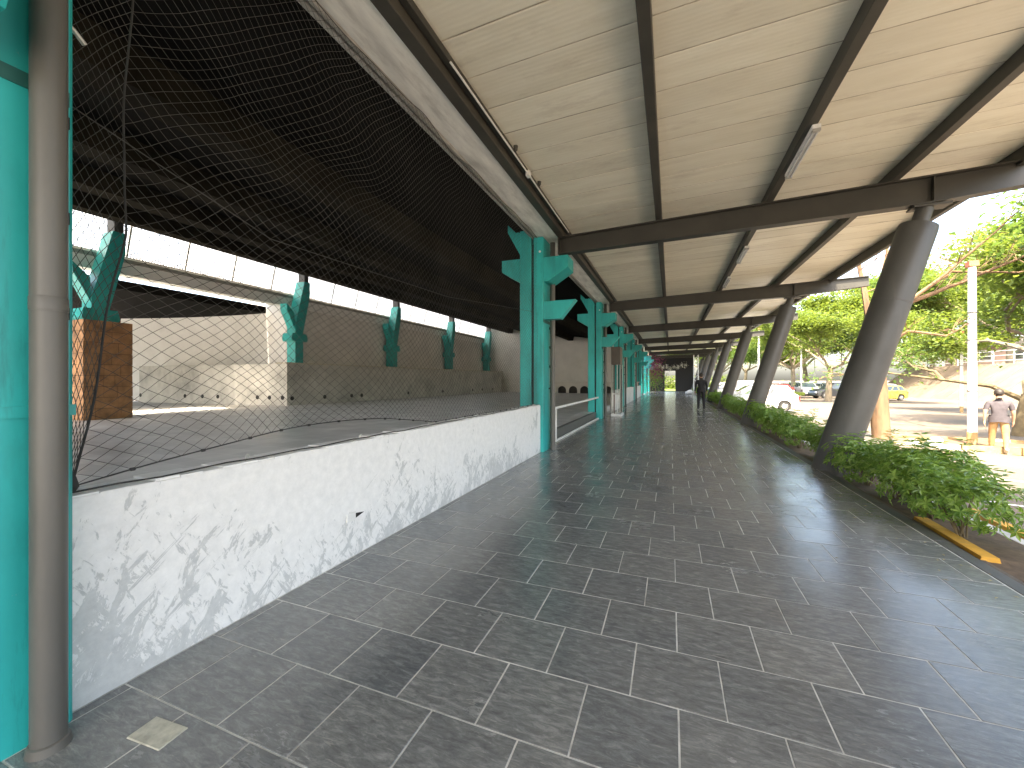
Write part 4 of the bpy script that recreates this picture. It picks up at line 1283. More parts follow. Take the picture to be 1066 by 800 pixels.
for q in tips:
    if rg3.random() < .7:
        for i in range(rg3.randint(4, 14)):
            leaflet(bl, q + Vector((rg3.gauss(0, .16), rg3.gauss(0, .16), rg3.gauss(-.05, .14))), Vector((rg3.uniform(-1, 1), rg3.uniform(-1, 1), rg3.uniform(-.8, .2))), Vector((0, 0, 1)), rg3.uniform(.07, .14), .05)
put_tree('bare_tree', 'tree with orange brown trunk and nearly bare branches behind the nearest leaning column', (bw.mesh('trunk', BARK, smooth=True, recalc=False), bl.mesh('crown', TREEL, recalc=False)), tb)

# white poles
def make_pole():
    t = empty('white_pole', (0, 0, 0))
    MB().tube([(0, 0, -0.1), (0, 0, 5.25)], [0.105, 0.085], 16).build('shaft', WPAINT, t, smooth=True)
    MB().lathe([(0.112, 0), (0.112, 0.50), (0.106, 0.51)], (0, 0, -0.1), (0, 0, 1), 16).build('painted_foot', OCHRE, t, smooth=True)
    MB().bbox(-0.11, -0.11, 5.252, 0.11, 0.11, 5.42, 0.01).build('cap', simple('rust_cap', (0.40, 0.14, 0.07), 0.7), t)
    for z in (1.6, 3.1, 3.9):
        MB().lathe([(0.108, 0), (0.108, 0.03)], (0, 0, z), (0, 0, 1), 16).build('strap', DARKGREY, t)
    return t
pol = make_pole()
p1 = at(1012, 468, 16.0)
pol.location = (p1.x, p1.y, ground_z(p1.x) + 0.07); tag(pol, 'tall white pole with rusty cap beside the man in khaki trousers', 'pole', 'white poles in the car park')
for (px, Y, lb, s) in ((1001, 33.5, 'thin white pole left of the rusty capped pole, farther off', .93), (834, 62, 'thin white pole behind the white hatchback', 1.25), (848, 84, 'thin white pole farther behind the white hatchback', 1.3), (876, 84, 'thin white pole by the dark car', 1.3), (790, 55, 'thin white pole right of the second leaning column', 1.5)):
    o = copy_tree(pol); p = at(px, 400, Y); o.location = (p.x, p.y, ground_z(p.x)); o.scale = (s * .8, s * .8, s)
    tag(o, lb, 'pole', 'white poles in the car park')

# ================================================================== BACKGROUND: embankment, railing, house
em = empty('embankment', (30, 60, -0.5)); tag(em, 'sloping concrete embankment at the edge of the car park', 'embankment')
e0, e1 = at(905, 400, 68), at(1190, 400, 37)
ed = Vector((e1.x - e0.x, e1.y - e0.y, 0)); eL = ed.length; ed.normalize(); en = Vector((ed.y, -ed.x, 0))
if en.y < 0: en = -en
Zb, Zt, DEP = -0.7, 3.0, 4.2
ns = 16
for i in range(ns):
    a, b_ = e0 + ed * (eL * i / ns), e0 + ed * (eL * (i + 1) / ns - 0.05)
    o = Vector((30, 60, -0.5))
    vs = []
    for p in (a, b_):
        q = Vector((p.x, p.y, 0))
        vs += [q + Vector((0, 0, Zb)) - o, q + en * DEP + Vector((0, 0, Zt)) - o, q + en * (DEP + 12) + Vector((0, 0, Zt)) - o, q + en * (DEP + 12) + Vector((0, 0, Zb)) - o]
    MB().add(vs, [(0, 1, 5, 4), (1, 2, 6, 5), (2, 3, 7, 6), (0, 3, 2, 1), (4, 5, 6, 7), (0, 4, 7, 3)]).build('slab', EMBANK, em)
fr = empty('white_fence', (30, 60, Zt)); tag(fr, 'white rail fence along the top of the embankment', 'fence')
def fp(t, z, dep=DEP + 0.5):
    q = e0 + ed * t + en * dep
    return Vector((q.x - 30, q.y - 60, z))
for i in range(int(eL / 2.4)):
    t = 0.6 + 2.4 * i
    MB().tube([fp(t, -0.1), fp(t, 1.35)], 0.05, 6).build('post', WPAINT, fr)
    if t + 2.4 < eL:
        for z in (0.35, 0.85, 1.3):
            MB().bar(fp(t + .05, z), fp(t + 2.35, z), 0.05, 0.07).build('rail', WPAINT, fr)
hp = at(1052, 383, 75)
ho = empty('pink_house', (hp.x, hp.y, 2.6), -0.51)
tag(ho, 'pale pink house with square windows above the embankment', 'house')
MB().box(-6, 0, 0, 7, 7, 3.4).build('wall', BLDG, ho)
MB().prism([(-6.5, 3.402), (7.5, 3.402), (6.0, 4.6), (-5.0, 4.6)], -0.5, 7.5).build('roof', TILER, ho)
for x in (-4.5, -2.2, 0.6, 3.0, 5.2):
    wdo = MB().box(x - .6, -0.06, 1.5, x + .6, 0.0, 2.9).build('window', WPAINT, ho)
    MB().box(x - .5, -0.075, 1.6, x + .5, -0.062, 2.8).build('pane', GLASSB, wdo)

# ---- trees behind
tA = branch_tree(31, 3.6, .26, 6.5, 3, 36000, .26, .42, (.3, .2), 5, .06, 1.5)
tB = branch_tree(57, 3.4, .24, 6.0, 3, 36000, .25, .50, (-.3, .1), 6, .06, 1.5)
tC = branch_tree(83, 4.2, .30, 7.5, 3, 40000, .27, .42, (.2, -.4), 5, .08, 1.6)
TM = [(w_.mesh('trunk', BARKG, smooth=True, recalc=False), l_.mesh('crown', mt, recalc=False)) for (w_, l_), mt in zip((tA, tB, tC), (TREEL, TREEL2, TREEL))]
spots = [(862, 47, 0, .95, 0, 'bright yellow green spreading tree left of the nearest leaning column, over the dark car'), (826, 66, 1, 1.15, 0, 'leafy tree over the white hatchback, farther than the bright one'), (800, 80, 2, 1.2, 0, 'distant leafy tree right of the second leaning column'),
         (948, 74, 2, 1.25, 2.5, 'broad green tree above the left end of the embankment'), (995, 64, 1, 1.3, 2.9, 'dense green tree behind the rusty capped pole'), (1052, 58, 0, 1.2, 2.9, 'large green tree at the right edge beside the pink house'),
         (905, 68, 2, 1.35, 0, 'tall leafy tree behind the nearest leaning column'), (970, 92, 0, 2.0, 2.0, 'tall tree behind the embankment trees'), (1030, 80, 2, 1.8, 2.5, 'tall tree filling the right edge behind the house'), (775, 95, 0, 1.2, 0, 'distant tree between the second and third leaning columns'),
         (752, 110, 1, 1.2, 0, 'distant tree between the third and fourth leaning columns'), (840, 100, 0, 1.6, 0, 'far tall tree behind the row of parked cars'), (735, 120, 2, 1.4, 0, 'farthest tree seen past the walkway columns')]
for i, (px, Y, mi, s, dz, lb) in enumerate(spots):
    p = at(px, 400, Y)
    put_tree('spreading_tree', lb, TM[mi], (p.x, p.y, ground_z(p.x) + dz), rz=i * 1.37, s=s, group='trees round the car park')
put_tree('spreading_tree', 'leafy tree overhanging the car park at the right edge, nearer than the embankment', TM[0], (17.0, 27.0, ground_z(17)), rz=2.2, s=.95, group='trees round the car park')
put_tree('spreading_tree', 'spreading tree just outside the right edge shading the car park', TM[1], (15.5, 15.5, ground_z(15.5)), rz=.6, s=.85, group='trees round the car park')
# dark tree at the right edge with its forked trunk in view
tD = branch_tree(19, 1.5, .20, 4.6, 3, 5000, .17, .5, (.3, .0), 3, .4, .9)
p = at(1062, 455, 20.5)
put_tree('forked_tree', 'dark forked tree at the right edge behind the man in khaki trousers', (tD[0].mesh('trunk', TWIG, smooth=True, recalc=False), tD[1].mesh('crown', TREEL2, recalc=False)), (p.x, p.y, ground_z(p.x)), .4)
# planting at the far end of the walkway
def tuft(seed, r, n, L, mat, name):
    rg_ = random.Random(seed); mb = MB()
    for i in range(n):
        v = Vector((rg_.gauss(0, .45), rg_.gauss(0, .45), rg_.gauss(0, .6))) * r
        leaflet(mb, v, Vector((rg_.uniform(-1, 1), rg_.uniform(-1, 1), rg_.uniform(-1, .3))), Vector((0, 0, 1)), L * rg_.uniform(.6, 1.3), L * .6)
    return mb
bv = empty('pink_flowering_climber', (-1.5, 44.5, 0)); tag(bv, 'dark pink flowering climber hanging at the far left end of the walkway', 'plant')
link('bracts', tuft(2, 1.15, 1500, .12, PINKF, 'bracts').mesh('bracts', PINKF, recalc=False), bv, (0, 0, 2.6))
link('foliage', tuft(3, 1.1, 1500, .13, TREEL2, 'foliage').mesh('foliage', SHRUBL, recalc=False), bv, (0.0, 0.2, 1.7))
MB().tube([(0, .2, 0), (.1, .1, 1.2), (-.1, 0, 2.6), (.2, 0, 3.9)], [.05, .04, .03, .02], 6).build('stem', TWIG, bv)
wf = empty('white_hanging_flowers', (0.0, 47, 3.2)); tag(wf, 'garland of white hanging flowers above the far bright doorway', 'flowers')
for i in range(9):
    t = (i - 4) / 4
    link('blossom', tuft(30 + i, .20, 60, .12, WHITEF, 'b').mesh('blossom', WHITEF, recalc=False), wf, (t * 1.5, 0, -.55 + .35 * abs(t) + .12 * (i % 2)))
MB().tube([(-1.6, 0, 0.0), (-.7, 0, -.35), (0, 0, -.45), (.7, 0, -.35), (1.6, 0, 0)], .02, 5).build('garland_cord', TWIG, wf)
gz2 = tuft(77, 1.0, 10, .1, GRASSM, 'g')
hd = MB(); rgx = random.Random(12)
for i in range(9000):
    v = Vector((rgx.uniform(-9, 9), rgx.gauss(0, .6), rgx.uniform(0, 2.2) * (0.7 + .3 * math.sin(i)))); leaflet(hd, v, Vector((rgx.uniform(-1, 1), rgx.uniform(-1, 1), rgx.uniform(-.6, .6))), Vector((0, 0, 1)), .3, .2)
tag(link('hedge', hd.mesh('hedge', TREEL, recalc=False), None, (0, END_Y + 16, 0)), 'sunlit yellow green hedge seen through the far doorway', 'hedge')

# ================================================================== CARS
PAINTS = {}
def paint(name, c, rough=0.22):
    if name not in PAINTS:
        m, n, l, b = new_mat('paint_' + name)
        t = N(n, 'ShaderNodeTexNoise', Scale=3.0, Detail=4.0)
        r = ramp(n, [(0.3, [x * .9 for x in c]), (0.7, [min(1, x * 1.06) for x in c])]); l.new(t.outputs['Fac'], r.inputs['Fac'])
        l.new(r.outputs['Color'], b.inputs['Base Color'])
        b.inputs['Roughness'].default_value = rough + .1
        b.inputs['Coat Weight'].default_value = 0.6; b.inputs['Coat Roughness'].default_value = 0.06
        PAINTS[name] = m
    return PAINTS[name]
def interp(tab, x):
    for (x0, a), (x1, b_) in zip(tab, tab[1:]):
        if x0 <= x <= x1: return a + (b_ - a) * (x - x0) / (x1 - x0)
    return tab[-1][1] if x > tab[-1][0] else tab[0][1]
CAR_SPEC = {
    'hatch': dict(L=3.70, W=1.66, H=1.50, wb=(-1.10, 1.25), wr=0.30,
        top=[(-1.85, .62), (-1.80, .90), (-1.68, .98), (-.6, .95), (.72, .93), (1.35, .84), (1.70, .72), (1.85, .52)],
        roof=[(-1.66, -1.28), (.80, -.02)], hr=1.49),
    'sedan': dict(L=4.50, W=1.76, H=1.47, wb=(-1.30, 1.38), wr=0.32,
        top=[(-2.25, .60), (-2.20, .92), (-2.0, 1.00), (-1.3, .98), (.95, .94), (1.65, .84), (2.1, .70), (2.25, .50)],
        roof=[(-1.55, -.80), (1.05, .15)], hr=1.46),
    'suv': dict(L=4.45, W=1.84, H=1.70, wb=(-1.30, 1.35), wr=0.36,
        top=[(-2.22, .70), (-2.18, 1.02), (-2.0, 1.10), (-1.0, 1.06), (.95, 1.04), (1.65, .98), (2.1, .84), (2.22, .60)],
        roof=[(-2.08, -1.75), (1.05, .30)], hr=1.70),
}
CAR_ME = {}
def car_meshes(kind):
    if kind in CAR_ME: return CAR_ME[kind]
    s = CAR_SPEC[kind]; L, W = s['L'], s['W']; hw = W / 2
    out = {}
    # --- lower body: lofted rings with wheel-arch cut-outs
    wx, wr = s['wb'], s['wr']
    xs = sorted(set([-L / 2, -L / 2 + .05, -L / 2 + .18] + [-L / 2 + L * i / 26 for i in range(1, 26)] + [L / 2 - .16, L / 2 - .05, L / 2] + [w + k * wr * 1.15 for w in wx for k in (-1, -.8, -.5, 0, .5, .8, 1)]))
    body = MB(); rings = []
    for x in xs:
        e = min(1, (L / 2 - abs(x)) / .35)
        wd = hw * (0.80 + 0.20 * math.sqrt(max(0, 1 - (1 - e) ** 2)))
        zt = interp(s['top'], x)
        zl = 0.20 + (0.10 * (1 - e))
        za = zl
        for w in wx:
            d = abs(x - w)
            if d < wr * 1.15: za = max(za, wr + math.sqrt(max(0, (wr * 1.15) ** 2 - d * d)))
        za = min(za, zt - .10)
        zm = max(za + .03, min(.62, zt - .06))
        prof = [(wd * .97, za), (wd, za + .02), (wd * 1.0, zm), (wd * .965, zt - .02), (wd * .90, zt + .012), (wd * .45, zt + .03)]
        ring = [(x, -y, z) for y, z in prof] + [(x, y, z) for y, z in prof[::-1]]
        rings.append(ring)
    m = len(rings[0])
    for r_ in rings: body.v += r_
    for i in range(len(rings) - 1):
        for k in range(m - 1):
            body.face((i * m + k, i * m + k + 1, (i + 1) * m + k + 1, (i + 1) * m + k))
    body.face(list(range(m))); body.face([(len(rings) - 1) * m + k for k in range(m)])
    body_me = body
    # --- cabin
    (rb0, rb1), (rf0, rf1) = s['roof']           # rear: belt x, roof x; front: belt x, roof x
    hr = s['hr']
    zb = interp(s['top'], rb0) ; zf = interp(s['top'], rf0)
    wb_, wt_ = hw * .945, hw * .74
    def cab(x, y, z): return (x, y, z)
    v = []
    for sy in (-1, 1):
        v += [(rb0, sy * wb_, zb - .03), (rf0, sy * wb_, zf - .03), (rf1, sy * wt_, hr - .04), (rb1, sy * wt_, hr - .04)]
    body.add(v, [(0, 1, 2, 3), (5, 4, 7, 6), (1, 5, 6, 2), (4, 0, 3, 7)])
    # crowned roof
    nr = 6; o = len(body.v)
    for i in range(nr + 1):
        t = i / nr; x = rb1 - .05 + (rf1 + .06 - rb1 + .05) * t
        z = hr - .035 + .05 * math.sin(math.pi * t)
        body.v += [(x, -wt_ - .015, z - .02), (x, -wt_ * .6, z + .012), (x, wt_ * .6, z + .012), (x, wt_ + .015, z - .02)]
    for i in range(nr):
        for k in range(3): body.face((o + 4 * i + k, o + 4 * i + k + 1, o + 4 * i + 4 + k + 1, o + 4 * i + 4 + k))
    out['body'] = body
    # --- panes: proud of the cabin, quads cut by pillars
    def side_quad(sy, t0, t1, h0=.12, h1=.90):
        def P(t, h):
            xb = rb0 + (rf0 - rb0) * t; xt = rb1 + (rf1 - rb1) * t
            zbb = zb + (zf - zb) * t - .03
            x = xb + (xt - xb) * h; z = zbb + (hr - .04 - zbb) * h; y = wb_ + (wt_ - wb_) * h + .006
            return (x, sy * y, z)
        return [P(t0, h0), P(t1, h0), P(t1, h1), P(t0, h1)]
    panes = []
    for sy in (-1, 1):
        for t0, t1 in ((.04, .26), (.30, .56), (.595, .93)) if kind != 'sedan' else ((.10, .50), (.535, .94)):
            panes.append(MB().add(side_quad(sy, t0, t1), [(0, 1, 2, 3)]))
    def end_quad(xb, xt, zbb, dx):
        def P(s_, h):
            return (xb + (xt - xb) * h + dx, s_ * (wb_ + (wt_ - wb_) * h) * .90, zbb + (hr - .04 - zbb) * h + .004)
        return [P(-1, .12), P(1, .12), P(1, .92), P(-1, .92)]
    panes.append(MB().add(end_quad(rf0, rf1, zf - .03, .008), [(0, 1, 2, 3)]))
    panes.append(MB().add(end_quad(rb0, rb1, zb - .03, -.008), [(0, 1, 2, 3)]))
    out['pane'] = panes
    # --- lights, bumpers, plate, mirrors
    zt = s['top'][1][1]
    tl, hl = [], []
    for sy in (-1, 1):
        tl.append(MB().bbox(-L / 2 - .005, sy * hw * .78 - .10, zt - .34, -L / 2 + .16, sy * hw * .78 + .10, zt - .02, .03))
        hl.append(MB().bbox(L / 2 - .24, sy * hw * .70 - .16, .56, L / 2 - .01, sy * hw * .70 + .16, .72, .03))
    out['tail_light'] = tl; out['headlight'] = hl
    out['bumper'] = [MB().bbox(-L / 2 - .045, -hw * .80, .28, -L / 2 + .10, hw * .80, .50, .04), MB().bbox(L / 2 - .10, -hw * .80, .25, L / 2 + .045, hw * .80, .46, .04)]
    out['plate'] = [MB().bbox(-L / 2 - .056, -.22, .52, -L / 2 - .01, .22, .64, .005)]
    out['mirror'] = [MB().bbox(rf0 - .32, sy * (hw + .09) - .08, zf + .02, rf0 - .20, sy * (hw + .09) + .08, zf + .15, .03) for sy in (-1, 1)]
    out['arch'] = [MB().box(w - wr * 1.05, -hw * .86, wr * .5, w + wr * 1.05, hw * .86, wr * 1.9) for w in wx]
    conv = {}
    conv['body'] = body
    CAR_ME[kind] = out
    return out
def wheel_me(wr):
    ty = MB().lathe([(wr * .62, -.10), (wr * .93, -.10), (wr, -.07), (wr, .07), (wr * .93, .10), (wr * .62, .10)], (0, 0, 0), (0, 1, 0), 24).mesh('tyre', RUBBER, smooth=True)
    rm = MB().lathe([(wr * .16, -.112), (wr * .60, -.095), (wr * .64, -.104), (wr * .64, .104), (wr * .60, .095), (wr * .16, .112)], (0, 0, 0), (0, 1, 0), 20)
    for k in range(5):
        a = 2 * math.pi * k / 5
        for sy in (-1, 1):
            rm.bar((math.cos(a) * wr * .1, sy * .112, math.sin(a) * wr * .1), (math.cos(a) * wr * .6, sy * .104, math.sin(a) * wr * .6), .03, .055, up=(0, 1, 0))
    return ty, rm.mesh('rim', RIM)
CARCACHE = {}
def car(kind, pm_, label, loc, rz, group=None, name='parked_car', detail=True):
    s = CAR_SPEC[kind]; out = car_meshes(kind)
    key = kind
    if key not in CARCACHE:
        c = {}
        for k, mt in (('pane', GLASS), ('tail_light', REDL), ('headlight', CLEARL), ('plate', WPAINT), ('arch', BLACK)):
            c[k] = [mb.mesh(k, mt) for mb in out[k]]
        c['wheel'] = wheel_me(s['wr'])
        CARCACHE[key] = c
    c = CARCACHE[key]
    pk = (kind, pm_.name)
    if pk not in CARCACHE:
        CARCACHE[pk] = dict(body=out['body'].mesh('body', pm_, smooth=True), bumper=[mb.mesh('bumper', pm_) for mb in out['bumper']], mirror=[mb.mesh('mirror', pm_) for mb in out['mirror']])
    cp = CARCACHE[pk]
    t = empty(name, loc, rz)
    tag(t, label, 'car', group)
    link('body', cp['body'], t)
    for k in ('bumper', 'mirror'):
        for me in cp[k]: link(k, me, t)
    for k, nm in (('pane', 'window'), ('tail_light', 'tail_light'), ('headlight', 'headlight'), ('plate', 'number_plate'), ('arch', 'wheel_well')):
        for me in c[k]: link(nm, me, t)
    for w in s['wb']:
        for sy in (-1, 1):
            wh = link('wheel', c['wheel'][0], t, (w, sy * (s['W'] / 2 - .12), s['wr']))
            link('rim', c['wheel'][1], wh)
    return t
WHITE_P = paint('white', (.74, .74, .71)); BLACK_P = paint('black', (.018, .019, .022)); OLIVE = paint('olive', (.36, .31, .045)); SILVER = paint('silver', (.48, .49, .50)); RED_P = paint('red', (.35, .03, .03)); BLUE_P = paint('blue', (.06, .10, .2)); GREY_P = paint('grey', (.22, .23, .24))
car('hatch', WHITE_P, 'white hatchback parked nose in beside the second leaning column', (4.95, 27.9, ground_z(5.6)), math.pi - .02)
p = at(868, 412, 54); car('suv', BLACK_P, 'dark sport utility car crossing behind the nearest leaning column', (p.x, p.y, ground_z(p.x)), math.pi + .25)
p = at(918, 414, 50); car('hatch', OLIVE, 'olive yellow hatchback right of the nearest leaning column', (p.x, p.y, ground_z(p.x)), math.pi + .35)
near_cars = [(5.35, 33.0, 'sedan', SILVER, 'silver sedan parked next beyond the white hatchback'), (5.3, 37.9, 'suv', WHITE_P, 'white sport utility car, second beyond the white hatchback'), (5.3, 42.7, 'hatch', GREY_P, 'grey hatchback, third beyond the white hatchback'),
             (5.4, 47.6, 'sedan', BLUE_P, 'dark blue sedan, fourth beyond the white hatchback'), (5.4, 52.4, 'hatch', WHITE_P, 'small white car, farthest along the walkway')]
for x, y, k, pp, lb in near_cars:
    car(k, pp, lb, (x, y, ground_z(x)), math.pi, 'cars nosed up to the walkway')
rgc = random.Random(6)
fl = [WHITE_P, SILVER, WHITE_P, GREY_P, SILVER, RED_P, WHITE_P, SILVER]
n = 0
for row, Y in enumerate((62, 72, 84)):
    for i in range(7):
        x = 8.0 + i * 2.75 + row * 1.2
        kd = rgc.choice(('sedan', 'hatch', 'suv')); pp = fl[(i + 3 * row) % 8] if not (row == 0 and i == 2) else RED_P
        car(kd, pp, '%s %s, %s from the left in the %s background row of cars' % (pp.name.split('_')[1], {'sedan': 'sedan', 'hatch': 'hatchback', 'suv': 'sport utility car'}[kd], ORD[i], ('nearest', 'middle', 'farthest')[row]), (x, Y + rgc.uniform(-.4, .4), ground_z(x)), math.pi / 2 * (1 if row % 2 else -1), 'cars in the %s background row' % ('nearest', 'middle', 'farthest')[row])

# ================================================================== PEOPLE
def person(label, loc, heading, J, mats, hgt=1.74, cap=False):
    """J: joint positions in metres, x = right of the walker, y = forward; one skinned body, coloured by the bone each face belongs to"""
    E = []   # (a, b, zone)
    def ch(names, zone):
        for a, b_ in zip(names, names[1:]): E.append((a, b_, zone))
    ch(['pelvis', 'waist', 'chest', 'neck0'], 'shirt')
    ch(['neck0', 'neck'], 'skin'); ch(['neck', 'head', 'crown'], 'head')
    for s in 'LR':
        ch(['chest', 'sh' + s], 'shirt'); E.append(('sh' + s, 'mid' + s, 'shirt')); ch(['mid' + s, 'el' + s, 'wr' + s], 'arm'); ch(['wr' + s, 'palm' + s], 'skin')
        ch(['pelvis', 'hip' + s, 'kn' + s, 'an' + s], 'trousers'); ch(['an' + s, 'heel' + s], 'shoe'); ch(['an' + s, 'ball' + s, 'toe' + s], 'shoe')
        pa = Vector(J['palm' + s]); wr_ = Vector(J['wr' + s]); dn = (pa - wr_).normalized()
        fw = Vector((0, 1, 0)); fw = (fw - dn * fw.dot(dn)).normalized()
        inw = dn.cross(fw)
        for k, (off, ln) in enumerate(((-.028, .062), (-.010, .074), (.010, .080), (.028, .072))):
            a = 'f%s%da' % (s, k); b_ = 'f%s%db' % (s, k); c_ = 'f%s%dc' % (s, k)
            root = pa + fw * off + dn * .02
            sg = -1 if s == 'R' else 1
            J[a] = root; J[b_] = root + dn * ln * .55 + inw * .006 * sg; J[c_] = root + dn * ln + inw * .022 * sg
            E.append(('palm' + s, a, 'skin')); E.append((a, b_, 'skin')); E.append((b_, c_, 'skin'))
        J['t%sa' % s] = wr_ + dn * .03 + fw * .030; J['t%sb' % s] = wr_ + dn * .07 + fw * .055
        E.append(('wr' + s, 't%sa' % s, 'skin')); E.append(('t%sa' % s, 't%sb' % s, 'skin'))
    rad = dict(pelvis=(.165, .125), waist=(.155, .115), chest=(.170, .120), neck0=(.075, .07), neck=(.056, .056), head=(.082, .098), crown=(.062, .075))
    for s in 'LR':
        rad.update({'sh' + s: (.072, .072), 'mid' + s: (.062, .062), 'el' + s: (.046, .046), 'wr' + s: (.030, .030), 'palm' + s: (.034, .034), 'hip' + s: (.105, .105), 'kn' + s: (.075, .075), 'an' + s: (.058, .058), 'heel' + s: (.04, .04), 'ball' + s: (.042, .034), 'toe' + s: (.032, .026)})
    names = list(J.keys()); idx = {n_: i for i, n_ in enumerate(names)}
    me = bpy.data.meshes.new('body')
    me.from_pydata([tuple(J[n_]) for n_ in names], [(idx[a], idx[b_]) for a, b_, z in E], [])
    o = bpy.data.objects.new('tmp', me); COL.objects.link(o)
    m1 = o.modifiers.new('skin', 'SKIN'); m1.use_smooth_shade = True; m1.branch_smoothing = .4
    m2 = o.modifiers.new('sub', 'SUBSURF'); m2.levels = 2; m2.render_levels = 2
    sv = me.skin_vertices[0].data
    for n_ in names:
        sv[idx[n_]].radius = rad.get(n_, (.0095, .0095))
        sv[idx[n_]].use_root = (n_ == 'pelvis')
    dg = bpy.context.evaluated_depsgraph_get(); dg.update()
    bm_ = bpy.data.meshes.new_from_object(o.evaluated_get(dg))
    bpy.data.objects.remove(o)
    order = ['shirt', 'skin', 'trousers', 'shoe', 'hair']
    bm_.materials.clear()
    for k in order: bm_.materials.append(mats[k])
    segs = [(Vector(J[a]), Vector(J[b_]), z) for a, b_, z in E]
    hd = Vector(J['head']); cr = Vector(J['crown'])
    for p_ in bm_.polygons:
        c = p_.center
        best, bz = 9, 'shirt'
        for a, b_, z in segs:
            ab = b_ - a; t = max(0, min(1, (c - a).dot(ab) / max(1e-9, ab.length_squared)))
            d = (c - (a + ab * t)).length
            if z == 'shirt': d -= .035
            if d < best: best, bz = d, z
        if bz == 'head':
            bz = 'hair' if (c.z > hd.z + .035 or c.y < hd.y - .02) and c.z > hd.z - .055 else 'skin'
        elif bz == 'arm': bz = mats.get('sleeve', 'skin')
        if bz == 'shirt' and c.z < J['pelvis'][2] - .07 and abs(c.x) < .25: bz = 'trousers'
        if bz == 'trousers' and c.z > J['pelvis'][2] - .07: bz = 'shirt'
        p_.material_index = order.index(bz); p_.use_smooth = True
    t = empty('person', loc, heading); tag(t, label, 'person')
    link('body', bm_, t)
    h = Vector(J['head'])
    # face
    f = MB(); 
    f.lathe([(.018, 0), (.014, .02), (.006, .03)], (h.x, h.y + .088, h.z - .012), (0, 1, -.35), 8)
    f.build('nose', mats['skin'], t, smooth=True)
    for sx in (-1, 1):
        MB().lathe([(.004, -.004), (.011, 0), (.008, .006)], (h.x + sx * .032, h.y + .082, h.z + .018), (0, 1, 0), 8).build('eye', BLACK, t)
        MB().lathe([(.010, -.01), (.030, .0), (.024, .012), (.008, .016)], (h.x + sx * .080, h.y - .008, h.z - .002), (sx, -.25, 0), 10).build('ear', mats['skin'], t, smooth=True)
    MB().bbox(h.x - .025, h.y + .080, h.z - .055, h.x + .025, h.y + .092, h.z - .045, .003).build('mouth', simple('lip_%d' % random.randint(0, 999), (.30, .12, .10), .6), t)
    # hair cap, uneven
    bm = bmesh.new(); bmesh.ops.create_icosphere(bm, subdivisions=3, radius=1.0)
    c0 = (h + cr) / 2
    for v in list(bm.verts):
        n_ = mnoise.noise(v.co * 4)
        v.co = Vector((v.co.x * .098, v.co.y * .112, v.co.z * .120)) * (1 + .06 * n_)
    kill = [v for v in bm.verts if v.co.z < -.035 + (0.10 if v.co.y > .03 else 0.0) * min(1, max(0, (v.co.y - .01) / .05))]
    bmesh.ops.delete(bm, geom=kill, context='VERTS')
    mb = MB().from_bm(bm)
    mb.build('hair', mats['hair'], t, smooth=True, loc=(c0.x, c0.y - .012, c0.z + .004), recalc=False)
    if 'collar' in mats: pass
    # shirt hem standing off the hips
    pz = J['pelvis'][2]
    hm = MB(); ring = 20
    for zz, rr_ in ((pz - .10, 1.06), (pz - .03, 1.04), (pz + .08, 1.0)):
        for k in range(ring):
            a = 2 * math.pi * k / ring
            hm.v.append((J['pelvis'][0] + math.cos(a) * .190 * rr_, J['pelvis'][1] + math.sin(a) * .150 * rr_, zz + .012 * math.sin(3 * a)))
    for i in range(2):
        for k in range(ring):
            k2 = (k + 1) % ring
            hm.face((i * ring + k, i * ring + k2, (i + 1) * ring + k2, (i + 1) * ring + k))
    hm.build('shirt_hem', mats['shirt'], t, smooth=True)
    return t
SKIN = simple('skin', (.36, .21, .14), .55, var=.1, nscale=12)
HAIR = simple('hair', (.020, .015, .012), .6, var=.3, nscale=30)
base = dict(pelvis=(0, 0, .96), waist=(0, .01, 1.10), chest=(0, 0, 1.32), neck0=(0, -.01, 1.45), neck=(0, .0, 1.52), head=(0, .015, 1.62), crown=(0, .01, 1.70))
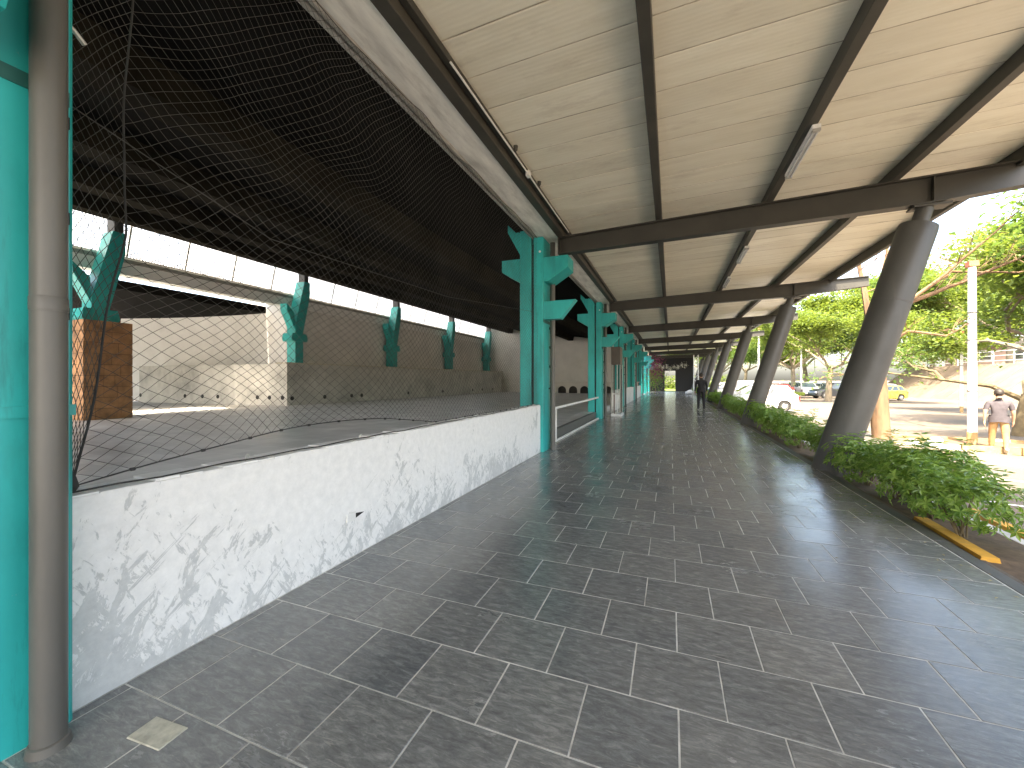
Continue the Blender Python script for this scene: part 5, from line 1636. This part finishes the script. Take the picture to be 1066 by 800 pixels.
def pose(lf, rf, la, ra):
    J = {k: tuple(v) for k, v in base.items()}
    for s, sx, f, a in (('L', -1, lf, la), ('R', 1, rf, ra)):
        J['sh' + s] = (sx * .185, -.01, 1.40); J['mid' + s] = (sx * .225, -.01 + a * .25, 1.26)
        J['el' + s] = (sx * .255, -.02 + a * .45, 1.13); J['wr' + s] = (sx * .265, .03 + a * 1.0, .89); J['palm' + s] = (sx * .265, .045 + a * 1.15, .82)
        J['hip' + s] = (sx * .095, 0, .90); J['kn' + s] = (sx * .11, f * .45 + .03, .50); J['an' + s] = (sx * .115, f, .085 + (.05 if f < -.1 else 0))
        J['heel' + s] = (sx * .115, f - .05, .045 + (.07 if f < -.1 else 0)); J['ball' + s] = (sx * .12, f + .11, .038); J['toe' + s] = (sx * .125, f + .19, .032)
    return J
p = at(1040, 472, 15.2)
person('man in dark t-shirt and khaki trousers walking away across the car park', (p.x, p.y, ground_z(p.x) + .003), R(-22), pose(.20, -.16, -.06, .08),
       dict(shirt=simple('shirt_charcoal', (.055, .048, .055), .85, var=.25, nscale=14, bump=.3, bscale=30), skin=SKIN, trousers=simple('khaki', (.30, .18, .08), .85, var=.2, nscale=14, bump=.3, bscale=30), shoe=simple('shoe_pale', (.45, .40, .33), .7), hair=HAIR))
p = at(730, 426, 21.4)
person('person in black clothes standing on the walkway beside the hedge', (p.x, p.y, .003), R(12), pose(.06, -.07, .02, .02),
       dict(shirt=simple('shirt_black', (.012, .012, .014), .85, var=.25, nscale=14, bump=.3, bscale=30), skin=SKIN, trousers=simple('trousers_black', (.014, .014, .016), .85), shoe=simple('shoe_black', (.02, .02, .02), .5), hair=HAIR, sleeve='shirt'))

# fallen leaves along the planted edge
fl_ = MB(); rgl = random.Random(91)
for i in range(150):
    yy = rgl.uniform(3.2, 16); xx = 2.28 - abs(rgl.gauss(0, .35))
    a = rgl.uniform(0, 6.28)
    leaflet(fl_, Vector((xx, yy, .004 + rgl.uniform(0, .006))), Vector((math.cos(a), math.sin(a), .08)), Vector((0, 0, 1)), rgl.uniform(.018, .045), rgl.uniform(.010, .02))
tag(fl_.build('fallen_leaves', simple('dry_leaf', (.30, .23, .10), .8, var=.5, nscale=30), recalc=False), 'small dry leaves scattered along the planted edge of the walkway', 'leaves', kind='stuff')
